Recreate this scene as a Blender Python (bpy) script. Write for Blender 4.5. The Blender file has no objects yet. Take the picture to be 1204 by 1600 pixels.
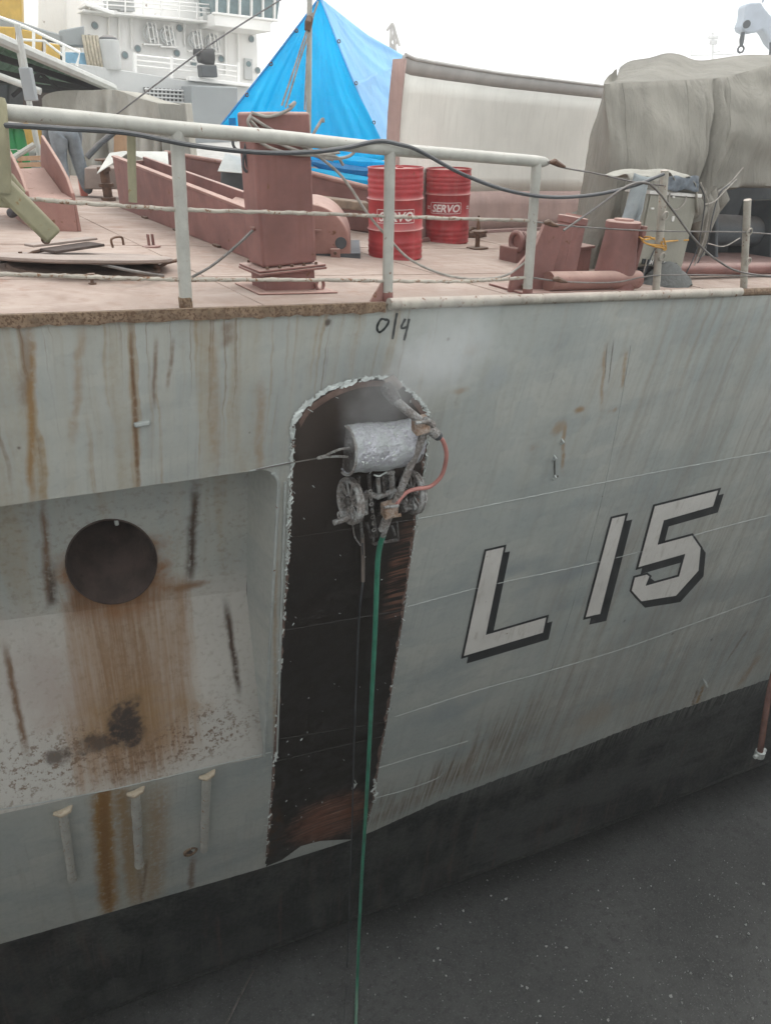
import bpy, bmesh, math, random
import numpy as np
from mathutils import Vector, Matrix
from mathutils.geometry import tessellate_polygon

random.seed(7)
rng = np.random.default_rng(11)
scene = bpy.context.scene
C = scene.collection
V = lambda *a: np.array(a, float)

# ------------------------------------------------------------------ camera
# world axes: X runs aft along the ship's side, Y inboard, Z up, z = 0 is the quay
PITCH, YAW = math.radians(28), math.radians(31.7)
CAM = V(-3.08, -4.98, 1.6)
FP = 1200.0                                   # focal length in photo pixels (1204 x 1600)
fh = V(math.sin(YAW), math.cos(YAW), 0)
rt = V(math.cos(YAW), -math.sin(YAW), 0)
UP = V(0, 0, 1)
fw = fh * math.cos(PITCH) - UP * math.sin(PITCH)
cu = fh * math.sin(PITCH) + UP * math.cos(PITCH)
cam = bpy.data.cameras.new('camera')
cam.sensor_fit = 'VERTICAL'
cam.sensor_height = 24
cam.lens = 24 * FP / 1600
cam.clip_end = 3000
cam.clip_start = 0.05
camo = bpy.data.objects.new('camera', cam)
C.objects.link(camo)
camo.matrix_world = Matrix([(rt[i], cu[i], -fw[i], CAM[i]) for i in range(3)] + [(0, 0, 0, 1)])
scene.camera = camo

# ------------------------------------------------------------------ sky, sun, exposure
SUN_EL, SUN_AZ = math.radians(58), math.radians(75)      # azimuth measured from +Y towards +X
world = bpy.data.worlds.new('World')
scene.world = world
world.use_nodes = True
wn = world.node_tree
wn.nodes.clear()
sky = wn.nodes.new('ShaderNodeTexSky')
sky.sky_type = 'NISHITA'
sky.sun_disc = False
sky.sun_elevation = SUN_EL
sky.sun_rotation = SUN_AZ
sky.dust_density = 6
hsv = wn.nodes.new('ShaderNodeHueSaturation')
hsv.inputs['Saturation'].default_value = 0.12
mixw = wn.nodes.new('ShaderNodeMix')
mixw.data_type = 'RGBA'
mixw.inputs[0].default_value = 0.7                        # an even cloud layer over the clear sky
mixw.inputs[7].default_value = (10.8, 11.0, 11.1, 1)
bg = wn.nodes.new('ShaderNodeBackground')
bg.inputs[1].default_value = 0.12
wo = wn.nodes.new('ShaderNodeOutputWorld')
wn.links.new(sky.outputs[0], hsv.inputs['Color'])
wn.links.new(hsv.outputs[0], mixw.inputs[6])
wn.links.new(mixw.outputs[2], bg.inputs[0])
wn.links.new(bg.outputs[0], wo.inputs[0])
sun = bpy.data.lights.new('sun', 'SUN')
sun.energy = 0.8
sun.angle = math.radians(35)
sun.color = (1, 0.97, 0.92)
suno = bpy.data.objects.new('sun', sun)
C.objects.link(suno)
sd = Vector((math.sin(SUN_AZ) * math.cos(SUN_EL), math.cos(SUN_AZ) * math.cos(SUN_EL), math.sin(SUN_EL)))
suno.rotation_euler = sd.to_track_quat('Z', 'Y').to_euler()
scene.view_settings.view_transform = 'Standard'
scene.view_settings.look = 'None'
scene.view_settings.gamma = 1
scene.view_settings.use_curve_mapping = False
scene.view_settings.exposure = 0.62
cy = scene.cycles
cy.use_adaptive_sampling = True
cy.adaptive_threshold = 0.04
cy.max_bounces = 5
cy.diffuse_bounces = 3
cy.glossy_bounces = 2
cy.transmission_bounces = 3
cy.volume_bounces = 1
cy.transparent_max_bounces = 6

# ------------------------------------------------------------------ measuring: a sight line through a photo pixel meets a real surface
def ray(x, y):
    return fw + rt * (x - 602) / FP + cu * (800 - y) / FP
def zd(s):                                    # deck height: the sheer falls aft
    return 0.266 - 0.091 * s
def kf(s):                                    # flare of the ship's side
    return min(0.40, max(0.06, 0.243 - 0.0165 * s))
def deck(x, y, dz=0.0):
    d = ray(x, y)
    return CAM + d * (zd(CAM[0]) + dz - CAM[2]) / (d[2] + 0.091 * d[0])
def plX(x, y, X):
    d = ray(x, y); return CAM + d * (X - CAM[0]) / d[0]
def plY(x, y, Y):
    d = ray(x, y); return CAM + d * (Y - CAM[1]) / d[1]
def plZ(x, y, Z):
    d = ray(x, y); return CAM + d * (Z - CAM[2]) / d[2]
def far(x, y, D):                             # D metres ahead
    d = ray(x, y); return CAM + d * D / float(d @ fh)
BOOT = [(-8, -7.4), (-4.1, -7.61), (-2.94, -7.76), (-0.7, -8.02), (0.7, -8.1), (2.0, -7.85), (3.9, -7.78), (5.7, -7.67), (7.2, -7.70), (8.8, -7.77), (14, -7.85), (40, -7.9)]
def bootz(s):
    return float(np.interp(s, [b[0] for b in BOOT], [b[1] for b in BOOT]))
ZBIL = -10.3
def hullY(s, z):
    zb = bootz(s)
    if z >= zb:
        d = zd(s) - z
        dent = 0.0045 * math.cos(2 * math.pi * s / 0.62) * (0.55 + 0.45 * math.sin(1.9 * z + 1.1 * s)) + 0.005 * math.sin(2.3 * z + 0.8 * s) * math.sin(1.7 * s)
        return kf(s) * d + dent * min(1, max(0, d) / 0.5) * min(1, (z - zb) / 0.4)
    yb = kf(s) * (zd(s) - zb)
    t = (zb - z) / (zb - ZBIL)
    return yb + (zb - z) * kf(s) * (1 - 0.45 * min(t, 1))
def hull(x, y, off=0.0):                      # on the ship's side, or off metres in front of it
    d = ray(x, y); lo, hi = 1.0, 60.0
    for _ in range(46):
        m = (lo + hi) / 2
        p = CAM + d * m
        if p[1] > hullY(p[0], p[2]) - off * 1.03:
            hi = m
        else:
            lo = m
    return CAM + d * lo
def proj(p):
    v = np.asarray(p) - CAM
    z = v @ fw
    return 602 + FP * (v @ rt) / z, 800 - FP * (v @ cu) / z
def hgt(b, ytop):                             # how tall a thing standing at b is
    lo, hi = 0.0, 2.7 if b[1] < 4 else 6.0
    for _ in range(40):
        m = (lo + hi) / 2
        if proj(b + UP * m)[1] > ytop: lo = m
        else: hi = m
    return lo

# ------------------------------------------------------------------ materials
class NT:
    def __init__(s, name):
        s.mat = bpy.data.materials.new(name)
        s.mat.use_nodes = True
        s.t = s.mat.node_tree
        s.t.nodes.clear()
        s.out = s.t.nodes.new('ShaderNodeOutputMaterial')
        s._pos = None
    def n(s, typ, **kw):
        nd = s.t.nodes.new(typ)
        for k, v in kw.items(): setattr(nd, k, v)
        return nd
    def put(s, sock, v):
        if isinstance(v, bpy.types.NodeSocket): s.t.links.new(v, sock)
        elif v is not None:
            if sock.type == 'RGBA' and len(v) == 3: v = (*v, 1)
            sock.default_value = v
    def pos(s):
        if s._pos is None: s._pos = s.n('ShaderNodeNewGeometry').outputs['Position']
        return s._pos
    def obj(s):
        return s.n('ShaderNodeTexCoord').outputs['Object']
    def m(s, op, a, b=None, c=None, clamp=False):
        nd = s.n('ShaderNodeMath', operation=op, use_clamp=clamp)
        for i, v in enumerate((a, b, c)):
            if v is not None: s.put(nd.inputs[i], v)
        return nd.outputs[0]
    def vm(s, op, a, b=None):
        nd = s.n('ShaderNodeVectorMath', operation=op)
        s.put(nd.inputs[0], a)
        if b is not None: s.put(nd.inputs[1], b)
        return nd.outputs[1] if op in ('LENGTH', 'DOT_PRODUCT') else nd.outputs[0]
    def xyz(s, v):
        return s.n('ShaderNodeSeparateXYZ') if False else s._sep(v)
    def _sep(s, v):
        nd = s.n('ShaderNodeSeparateXYZ'); s.put(nd.inputs[0], v); return nd.outputs
    def noise(s, vec, scale=1.0, detail=4, rough=0.55, dist=0.0):
        nd = s.n('ShaderNodeTexNoise')
        s.put(nd.inputs['Vector'], vec)
        nd.inputs['Scale'].default_value = scale
        nd.inputs['Detail'].default_value = detail
        nd.inputs['Roughness'].default_value = rough
        nd.inputs['Distortion'].default_value = dist
        return nd.outputs[0]
    def mr(s, v, a, b, c=0.0, d=1.0):
        nd = s.n('ShaderNodeMapRange', interpolation_type='SMOOTHSTEP')
        s.put(nd.inputs[0], v)
        for i, q in enumerate((a, b, c, d)): s.put(nd.inputs[i + 1], q)
        return nd.outputs[0]
    def mix(s, f, a, b, mode='MIX'):
        nd = s.n('ShaderNodeMix', data_type='RGBA', blend_type=mode)
        s.put(nd.inputs[0], f); s.put(nd.inputs[6], a); s.put(nd.inputs[7], b)
        return nd.outputs[2]
    def bsdf(s, col, rough=0.6, metal=0.0, height=None, bump=0.3, dist=0.01, spec=0.5, **kw):
        b = s.n('ShaderNodeBsdfPrincipled')
        s.put(b.inputs['Base Color'], col)
        s.put(b.inputs['Roughness'], rough)
        s.put(b.inputs['Metallic'], metal)
        s.put(b.inputs['Specular IOR Level'], spec)
        for k, v in kw.items(): s.put(b.inputs[k], v)
        if height is not None:
            bp = s.n('ShaderNodeBump')
            bp.inputs['Strength'].default_value = bump
            bp.inputs['Distance'].default_value = dist
            s.put(bp.inputs['Height'], height)
            s.t.links.new(bp.outputs[0], b.inputs['Normal'])
        s.t.links.new(b.outputs[0], s.out.inputs['Surface'])
        return s.mat

def mul(c, k): return tuple(min(1, x * k) for x in c)
M = {}
def paint(name, col, rough=0.6, metal=0.0, var=0.18, sc=2.5, rust=0.0, rcol=(0.13, 0.06, 0.03), dust=0.0,
          dcol=(0.48, 0.41, 0.36), streak=0.0, scol=(0.10, 0.08, 0.06), bump=0.15, bs=30, dist=0.004, spec=0.4):
    t = NT(name)
    p = t.pos()
    n1 = t.noise(p, sc, 6, 0.62)
    c = t.mix(t.mr(n1, 0.3, 0.7), mul(col, 1 - var), mul(col, 1 + var))
    n2 = t.noise(p, sc * 7, 5, 0.65)
    c = t.mix(t.m('MULTIPLY', t.mr(n2, 0.52, 0.75), 0.35), c, mul(col, 1 - 2 * var if var < 0.4 else 0.3))
    if streak:
        sv = t.vm('MULTIPLY', p, (14, 14, 0.9))
        ns = t.noise(sv, 1.0, 5, 0.6)
        c = t.mix(t.m('MULTIPLY', t.mr(ns, 0.52, 0.72), streak), c, scol)
    if dust:
        nz = t._sep(t.n('ShaderNodeNewGeometry').outputs['Normal'])[2]
        f = t.m('MULTIPLY', t.mr(nz, 0.1, 0.95), t.mr(n1, 0.2, 0.65, dust * 0.6, dust))
        c = t.mix(f, c, dcol)
    r = rough
    if rust:
        n3 = t.noise(p, sc * 4.3, 8, 0.7)
        f = t.mr(n3, 0.66 - rust * 0.28, 0.72 - rust * 0.26)
        rc = t.mix(n2, mul(rcol, 0.6), mul(rcol, 1.7))
        c = t.mix(f, c, rc)
        r = t.mr(f, 0, 1, rough, 0.85)
    h = t.m('ADD', t.noise(p, bs, 5, 0.6), t.m('MULTIPLY', n1, 1.5))
    M[name] = t.bsdf(c, r, metal, h, bump, dist, spec)
    return M[name]

# ------------------------------------------------------------------ mesh building
def spline(pts, n=8):
    P = [np.asarray(p, float) for p in pts]
    if len(P) < 3: return P
    P = [2 * P[0] - P[1]] + P + [2 * P[-1] - P[-2]]
    out = []
    for i in range(1, len(P) - 2):
        a, b, c, d = P[i - 1:i + 3]
        for j in range(n):
            t = j / n
            out.append(0.5 * (2 * b + (c - a) * t + (2 * a - 5 * b + 4 * c - d) * t * t + (3 * b - a - 3 * c + d) * t ** 3))
    out.append(P[-2])
    return out
def unit(v):
    v = np.asarray(v, float); return v / (np.linalg.norm(v) + 1e-12)
class MB:
    def __init__(s): s.v = []; s.f = []
    def add(s, vs, fs):
        o = len(s.v)
        s.v += [tuple(map(float, p)) for p in vs]
        s.f += [tuple(i + o for i in f) for f in fs]
        return s
    def box(s, c, size, ux=None, uy=None, uz=None):
        ux = V(1, 0, 0) if ux is None else unit(ux); uy = V(0, 1, 0) if uy is None else unit(uy)
        uz = UP if uz is None else unit(uz)
        c = np.asarray(c, float); a, b, h = [q / 2 for q in size]
        vs = [c + ux * a * i + uy * b * j + uz * h * k for k in (-1, 1) for j in (-1, 1) for i in (-1, 1)]
        return s.add(vs, [(0, 2, 3, 1), (4, 5, 7, 6), (0, 1, 5, 4), (2, 6, 7, 3), (0, 4, 6, 2), (1, 3, 7, 5)])
    def prism(s, poly, vec):
        n = len(poly); vec = np.asarray(vec, float)
        A = [np.asarray(p, float) for p in poly]
        nor = sum((np.cross(A[i] - A[0], A[(i + 1) % n] - A[0]) for i in range(n)), np.zeros(3))
        if nor @ vec > 0: A = A[::-1]
        vs = A + [p + vec for p in A]
        return s.add(vs, [tuple(range(n)), tuple(range(2 * n - 1, n - 1, -1))] + [(i, n + i, n + (i + 1) % n, (i + 1) % n) for i in range(n)])
    def tube(s, pts, r, n=10, cap=True):
        P = [np.asarray(p, float) for p in pts]; m = len(P)
        R = [r] * m if np.isscalar(r) else list(r)
        up = None; o = len(s.v)
        for i in range(m):
            tg = unit(P[min(i + 1, m - 1)] - P[max(i - 1, 0)])
            if up is None: up = unit(np.cross(tg, V(0.3, 0.2, 0.93) if abs(tg[2]) < 0.9 else V(1, 0, 0)))
            up = unit(up - tg * (up @ tg)); sd_ = np.cross(tg, up)
            for j in range(n):
                a = 2 * math.pi * j / n
                s.v.append(tuple(P[i] + (up * math.cos(a) + sd_ * math.sin(a)) * R[i]))
        for i in range(m - 1):
            for j in range(n):
                s.f.append((o + i * n + j, o + i * n + (j + 1) % n, o + (i + 1) * n + (j + 1) % n, o + (i + 1) * n + j))
        if cap:
            s.f.append(tuple(o + j for j in range(n))[::-1]); s.f.append(tuple(o + (m - 1) * n + j for j in range(n)))
        return s
    def lathe(s, a, axis, prof, n=28):            # prof: (distance along the axis, radius)
        a = np.asarray(a, float); ax = unit(axis)
        return s.tube_prof(a, ax, prof, n)
    def tube_prof(s, a, ax, prof, n):
        u = unit(np.cross(ax, V(0.1, 0.9, 0.2) if abs(ax[1]) < 0.8 else V(1, 0, 0))); w = np.cross(ax, u); o = len(s.v)
        for t, r in prof:
            for j in range(n):
                q = 2 * math.pi * j / n
                s.v.append(tuple(a + ax * t + (u * math.cos(q) + w * math.sin(q)) * r))
        for i in range(len(prof) - 1):
            for j in range(n):
                s.f.append((o + i * n + j, o + i * n + (j + 1) % n, o + (i + 1) * n + (j + 1) % n, o + (i + 1) * n + j))
        s.f.append(tuple(o + j for j in range(n))[::-1]); s.f.append(tuple(o + (len(prof) - 1) * n + j for j in range(n)))
        return s
    def grid(s, G, flip=False):
        n, m = len(G), len(G[0]); o = len(s.v)
        for row in G: s.v += [tuple(map(float, p)) for p in row]
        for i in range(n - 1):
            for j in range(m - 1):
                q = (o + i * m + j, o + i * m + j + 1, o + (i + 1) * m + j + 1, o + (i + 1) * m + j)
                s.f.append(q[::-1] if flip else q)
        return s
    def torus(s, c, ax, R, r, n=20, m=8, a0=0, a1=2 * math.pi):
        ax = unit(ax); u = unit(np.cross(ax, V(0.1, 0.9, 0.2) if abs(ax[1]) < 0.8 else V(1, 0, 0))); w = np.cross(ax, u); c = np.asarray(c, float)
        full = abs(a1 - a0 - 2 * math.pi) < 1e-6
        pts = [c + (u * math.cos(a0 + (a1 - a0) * i / n) + w * math.sin(a0 + (a1 - a0) * i / n)) * R for i in range(n + 1)]
        return s.tube(pts, r, m, cap=not full)
    def holed(s, outer, hole):                    # a flat sheet with a hole
        polys = [[Vector(p) for p in outer], [Vector(p) for p in hole]]
        return s.add(list(outer) + list(hole), [tuple(t) for t in tessellate_polygon(polys)])
    def build(s, name, mat, parent=None, smooth=35, bevel=0, solid=0, loc=None, seg=2, sub=0, soff=-1):
        off = np.zeros(3)
        if parent is not None: off = np.array(ROOT[parent.name])
        elif loc is not None: off = np.asarray(loc, float)
        me = bpy.data.meshes.new(name)
        me.from_pydata([tuple(np.array(p) - off) for p in s.v], [], s.f)
        me.update()
        o = bpy.data.objects.new(name, me)
        C.objects.link(o)
        if parent is not None: o.parent = parent
        elif loc is not None: o.location = off
        ROOT[o.name] = tuple(off)
        me.materials.append(M[mat] if isinstance(mat, str) else mat)
        if smooth:
            me.shade_smooth()
            me.set_sharp_from_angle(angle=math.radians(smooth))
        if sub:
            q = o.modifiers.new('subdivide', 'SUBSURF'); q.levels = q.render_levels = sub
        if solid:
            q = o.modifiers.new('thickness', 'SOLIDIFY'); q.thickness = solid; q.offset = soff
        if bevel:
            q = o.modifiers.new('bevel', 'BEVEL'); q.width = bevel; q.segments = seg; q.limit_method = 'ANGLE'
        return o
ROOT = {}
def tag(o, label, cat, group=None, kind=None):
    if label: o['label'] = label
    if cat: o['category'] = cat
    if group: o['group'] = group
    if kind: o['kind'] = kind
    return o
def thing(name, label, cat, loc, group=None):
    o = bpy.data.objects.new(name, None)
    C.objects.link(o)
    o.empty_display_size = 0.2
    o.location = tuple(loc)
    ROOT[o.name] = tuple(map(float, loc))
    return tag(o, label, cat, group)
def tubeobj(name, pts, r, mat, parent=None, n=10, loc=None):
    return MB().tube(pts, r, n).build(name, mat, parent, loc=loc if loc is not None else (None if parent else pts[0]))

# ================================================================== materials of the place
# anchor pocket geometry, used by the stains too
XR = -0.81                                             # after end of the pocket
PZT = lambda s: -1.012 - 0.088 * (s + 1.01)            # its upper lip
PZB = lambda s: -5.20 - 0.20 * (s + 0.75)              # where the sloping shelf meets the side
JR, JL = V(-0.83, 1.44, -2.857), V(-3.064, 1.80, -2.607)
WTOP = V(-0.83, 1.13, -1.60)
WN = unit(np.cross(JL - JR, WTOP - JR))
def jline(s):
    t = (s - JR[0]) / (JL[0] - JR[0]); return JR + (JL - JR) * t
def wall_pt(s, z):                                     # on the pocket's back wall
    y = JR[1] - (WN[0] * (s - JR[0]) + WN[2] * (z - JR[2])) / WN[1]
    return V(s, y, z)
def onplane(x, y, o, n):
    d = ray(x, y); return CAM + d * float((o - CAM) @ n) / float(d @ n)
def wall(x, y): return onplane(x, y, JR, WN)
KM = V(-2.1, hullY(-2.1, PZB(-2.1)), PZB(-2.1))
SN = unit(np.cross(JL - JR, KM - JR))
def shelf(x, y): return onplane(x, y, JR, SN)

def hull_material(name, mode='side', box=(-99, 99, -99, 99)):
    def near(a, b, mx, mz):
        return min(a[0], b[0]) - mx < box[1] and max(a[0], b[0]) + mx > box[0] and min(a[2], b[2]) - mz < box[3] and max(a[2], b[2]) + mz > box[2]
    t = NT(name)
    p = t.pos()
    x, y, z = t._sep(p)
    warp = t.noise(p, 2.2, 3, 0.6)
    fine = t.noise(p, 16, 4, 0.65)
    big = t.noise(p, 0.55, 3, 0.5)
    wob = t.noise(p, 5, 2)
    d = t.m('SUBTRACT', t.m('MULTIPLY_ADD', x, -0.091, 0.266), z)
    xw = t.m('ADD', t.m('MULTIPLY_ADD', d, 0.02, x), t.m('MULTIPLY', warp, 0.10))
    comb = t.n('ShaderNodeCombineXYZ')
    t.put(comb.inputs[0], t.m('MULTIPLY', xw, 7.0)); t.put(comb.inputs[2], t.m('MULTIPLY', z, 0.35))
    st1 = t.noise(comb.outputs[0], 1.0, 4, 0.62)
    comb2 = t.n('ShaderNodeCombineXYZ')
    t.put(comb2.inputs[0], t.m('MULTIPLY', t.m('MULTIPLY_ADD', d, 0.06, x), 26.0)); t.put(comb2.inputs[2], t.m('MULTIPLY', z, 0.8))
    st2 = t.noise(comb2.outputs[0], 1.0, 4, 0.6)
    # paint: bluish grey, repainted patches, dusty beige bloom forward
    c = t.mix(t.mr(big, 0.38, 0.62), (0.35, 0.38, 0.362), (0.41, 0.428, 0.40))
    patch = t.n('ShaderNodeTexVoronoi'); patch.feature = 'F1'; patch.distance = 'CHEBYCHEV'
    t.put(patch.inputs['Vector'], t.vm('MULTIPLY', t.vm('ADD', p, t.n('ShaderNodeCombineXYZ').outputs[0]), (0.55, 0.0, 0.8)))
    c = t.mix(t.m('MULTIPLY', t.mr(t._sep(patch.outputs['Color'])[0], 0.25, 0.8), 0.22), c, (0.24, 0.28, 0.295))
    lng = t.noise(t.vm('MULTIPLY', p, (0.45, 0.45, 1.5)), 1.0, 4, 0.6)
    c = t.mix(t.m('MULTIPLY', t.mr(lng, 0.48, 0.66), 0.45), c, (0.235, 0.275, 0.285))
    c = t.mix(t.m('MULTIPLY', t.mr(lng, 0.46, 0.32), 0.35), c, (0.40, 0.40, 0.37))
    c = t.mix(t.m('MULTIPLY', t.m('MULTIPLY', t.mr(x, 1.5, 4.5), t.mr(st1, 0.40, 0.66)), 0.5), c, (0.265, 0.245, 0.21))
    c = t.mix(t.m('MULTIPLY', t.m('MULTIPLY', t.mr(x, 1.2, -1.4), t.mr(d, 5.2, 2.5, 0.25, 1.0)), t.mr(st1, 0.35, 0.7, 0.15, 0.55)), c, (0.395, 0.38, 0.325))
    c = t.mix(t.m('MULTIPLY', t.mr(fine, 0.5, 0.75), 0.22), c, (0.22, 0.235, 0.23))
    # grime running down
    c = t.mix(t.m('MULTIPLY', t.m('MULTIPLY', t.mr(st2, 0.5, 0.75), t.mr(big, 0.4, 0.6)), 0.22), c, (0.17, 0.16, 0.14))
    c = t.mix(t.m('MULTIPLY', t.mr(st1, 0.55, 0.75), 0.25), c, (0.22, 0.20, 0.16))
    c = t.mix(t.m('MULTIPLY', t.mr(t.noise(t.vm('MULTIPLY', p, (3, 3, 0.5)), 1, 4), 0.5, 0.7), 0.2), c, (0.40, 0.41, 0.385))
    # rust weeping from the deck edge in runs of different lengths, strongest forward
    fwd = t.mr(x, 0.9, -0.6, 0.16, 1.0)
    def weep(freq, seed, lmax, th0, th1, amt, col):
        nonlocal c
        cc = t.n('ShaderNodeCombineXYZ'); t.put(cc.inputs[0], t.m('MULTIPLY', xw, freq)); t.put(cc.inputs[1], seed); t.put(cc.inputs[2], t.m('MULTIPLY', z, 0.22))
        a_ = t.noise(cc.outputs[0], 1.0, 3, 0.6)
        cl = t.n('ShaderNodeCombineXYZ'); t.put(cl.inputs[0], t.m('MULTIPLY', xw, freq * 0.5)); t.put(cl.inputs[1], seed + 7.0)
        ln = t.m('MULTIPLY', t.mr(t.noise(cl.outputs[0], 1.0, 1, 0.6), 0.3, 0.72), lmax)
        f = t.m('MULTIPLY', t.mr(a_, th0, th1), t.mr(t.m('SUBTRACT', ln, d), -0.15, 0.7))
        f = t.m('MULTIPLY', f, t.m('MULTIPLY', fwd, t.mr(fine, 0.25, 0.7, amt * 0.55, amt)))
        c = t.mix(f, c, col)
    weep(3.2, 1.0, 3.4, 0.44, 0.66, 0.55, (0.31, 0.255, 0.165))
    weep(9.0, 3.0, 2.6, 0.50, 0.66, 0.75, (0.27, 0.185, 0.09))
    weep(21.0, 5.0, 1.7, 0.55, 0.68, 0.75, (0.16, 0.095, 0.05))
    # bare rusty rim along the edge
    f = t.mr(t.m('ADD', d, t.m('MULTIPLY', t.noise(p, 9, 4, 0.7), 0.16)), 0.17, 0.09)
    f = t.m('MULTIPLY', f, t.mr(x, 0.25, -0.05, 0.12, 1.0))
    c = t.mix(f, c, t.mix(t.mr(fine, 0.35, 0.65), (0.07, 0.045, 0.03), (0.30, 0.24, 0.16)))

    def stain(pt, rx, rz, col, amt=1.0, soft=1.0, rag=1.1, tex=None):
        nonlocal c
        if not near(pt, pt, rx * (1.3 + rag), rz * (1.3 + rag)): return
        v = t.vm('MULTIPLY', t.vm('SUBTRACT', p, (float(pt[0]), 0, float(pt[2]))), (1 / rx, 0, 1 / rz))
        q = t.m('ADD', t.vm('LENGTH', v), t.m('MULTIPLY', t.m('SUBTRACT', warp if tex is None else tex, 0.5), rag * 2))
        q = t.m('ADD', q, t.m('MULTIPLY', t.m('SUBTRACT', fine, 0.5), rag))
        c = t.mix(t.m('MULTIPLY', t.mr(q, 1.0, 1.0 - soft), amt), c, col)
    def run(pa, pb, w, col, amt=1.0, rag=0.8):          # a run of rust between two points
        pa, pb = np.asarray(pa), np.asarray(pb)
        if not near(pa, pb, w * 3 + .1, .5): return
        mid = (pa + pb) / 2
        sl = (pb[0] - pa[0]) / (pb[2] - pa[2])
        nonlocal c
        dz = t.m('SUBTRACT', z, float(mid[2]))
        dx = t.m('SUBTRACT', t.m('SUBTRACT', x, float(mid[0])), t.m('MULTIPLY', dz, float(sl)))
        dx = t.m('ADD', dx, t.m('MULTIPLY', t.m('SUBTRACT', wob, 0.5), min(w, 0.05) * rag * 2))
        f = t.m('MULTIPLY', t.mr(t.m('ABSOLUTE', dx), w * 1.25, 0.0), t.mr(t.m('ABSOLUTE', dz), abs(pb[2] - pa[2]) / 2 * 1.15, abs(pb[2] - pa[2]) / 2 * 0.55))
        f = t.m('MULTIPLY', f, t.mr(t.m('ADD', fine, t.m('MULTIPLY', st2, 0.6)), 0.50, 0.85, amt * 0.25, amt))
        c = t.mix(f, c, col)
    OC, BR, DK, SO, PA = (0.27, 0.165, 0.07), (0.15, 0.085, 0.045), (0.055, 0.033, 0.022), (0.030, 0.025, 0.025), (0.42, 0.40, 0.365)
    if mode == 'side':
        for a, b, w, col, am in [((50, 492), (48, 790), 0.035, OC, 0.9), ((38, 510), (40, 640), 0.05, BR, 0.5), ((203, 500), (218, 770), 0.022, BR, 0.95),
                                 ((130, 500), (112, 700), 0.04, OC, 0.45), ((330, 500), (338, 740), 0.05, OC, 0.4), ((245, 525), (240, 640), 0.02, BR, 0.7),
                                 ((272, 525), (262, 610), 0.02, BR, 0.6), ((410, 590), (405, 740), 0.05, OC, 0.5), ((355, 500), (352, 545), 0.06, BR, 0.6),
                                 ((945, 540), (938, 640), 0.03, OC, 0.6), ((958, 530), (950, 600), 0.012, DK, 0.7), ((948, 535), (944, 590), 0.010, DK, 0.6),
                                 ((978, 545), (972, 610), 0.04, OC, 0.6), ((882, 655), (878, 740), 0.035, OC, 0.7),
                                 ((158, 1200), (172, 1440), 0.15, (0.27, 0.155, 0.05), 1.5), ((160, 1200), (170, 1430), 0.07, (0.22, 0.115, 0.035), 1.3), ((186, 1205), (212, 1420), 0.10, OC, 1.2), ((215, 1330), (222, 1415), 0.04, BR, 1.0), ((248, 1215), (238, 1420), 0.20, OC, 0.7), ((215, 1215), (215, 1420), 0.3, (0.33, 0.28, 0.20), 0.6),
                                 ((302, 1335), (298, 1395), 0.06, BR, 0.75), ((230, 1340), (222, 1400), 0.03, BR, 0.7),
                                 ((1100, 1068), (1085, 1105), 0.06, OC, 0.9), ((1090, 1075), (1078, 1112), 0.05, BR, 0.7),
                                 ((1170, 980), (1130, 1040), 0.05, BR, 0.5), ((432, 800), (428, 1180), 0.03, OC, 0.5), ((1190, 1020), (1150, 1075), 0.12, OC, 0.45)]:
            run(hull(*a), hull(*b), w, col, am)
        stain(hull(905, 640), 0.10, 0.05, OC, 0.8); stain(hull(870, 670), 0.13, 0.12, OC, 0.55); stain(hull(832, 700), 0.12, 0.10, OC, 0.5)
        stain(hull(735, 550), 0.16, 0.10, (0.25, 0.235, 0.20), 0.7); stain(hull(720, 610), 0.12, 0.05, OC, 0.5, rag=1.4); stain(hull(775, 585), 0.22, 0.25, (0.36, 0.39, 0.40), 0.6)
        stain(hull(960, 640), 0.12, 0.06, OC, 0.6, rag=1.3); stain(hull(1060, 950), 1.6, 0.5, (0.25, 0.255, 0.24), 0.5)
        # long bluish scuffs around the number, and the scraped streaky belt above the boot topping
        stain(hull(880, 900), 1.1, 0.22, (0.21, 0.25, 0.275), 0.6, rag=0.7); stain(hull(800, 890), 0.8, 0.15, (0.20, 0.24, 0.26), 0.5, rag=0.7)
        stain(hull(700, 1110), 0.9, 0.3, (0.22, 0.26, 0.28), 0.5, rag=0.8)
        if box[2] < -5 and box[1] > 0.6:
            ab = t.n('ShaderNodeAttribute', attribute_name='boot').outputs['Fac']
            hgt_ = t.m('ADD', t.mr(x, 1.0, 4.2, 1.1, 2.6), t.m('MULTIPLY', t.m('SUBTRACT', st1, 0.5), 2.4))
            f = t.m('MULTIPLY', t.mr(t.m('SUBTRACT', hgt_, ab), -0.2, 0.9), t.m('MULTIPLY', t.mr(x, 0.5, 1.1), t.mr(x, 4.6, 2.0, 0.10, 1.0)))
            f = t.m('MULTIPLY', f, t.m('MULTIPLY', t.mr(st2, 0.36, 0.60, 0.10, 1.0), t.mr(warp, 0.25, 0.55, 0.25, 1.0)))
            f = t.m('MULTIPLY', f, t.mr(ab, 0.04, 0.40, 0.25, 1.0))
            c = t.mix(t.m('MULTIPLY', f, 0.9), c, t.mix(t.mr(st2, 0.45, 0.65), (0.225, 0.18, 0.13), (0.13, 0.10, 0.07)))
        stain(hull(930, 1120), 0.9, 0.42, (0.33, 0.30, 0.245), 0.75, rag=0.9)
        for sx, sy, r in [(512, 505, .03), (30, 700, .02), (390, 676, .02), (870, 745, .02), (1005, 910, .03), (1050, 990, .06), (1110, 1000, .05), (975, 970, .035), (760, 1010, .03), (700, 530, .03)]:
            stain(hull(sx, sy), r, r * 1.2, DK, 0.85, rag=1.2)
    else:
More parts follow.
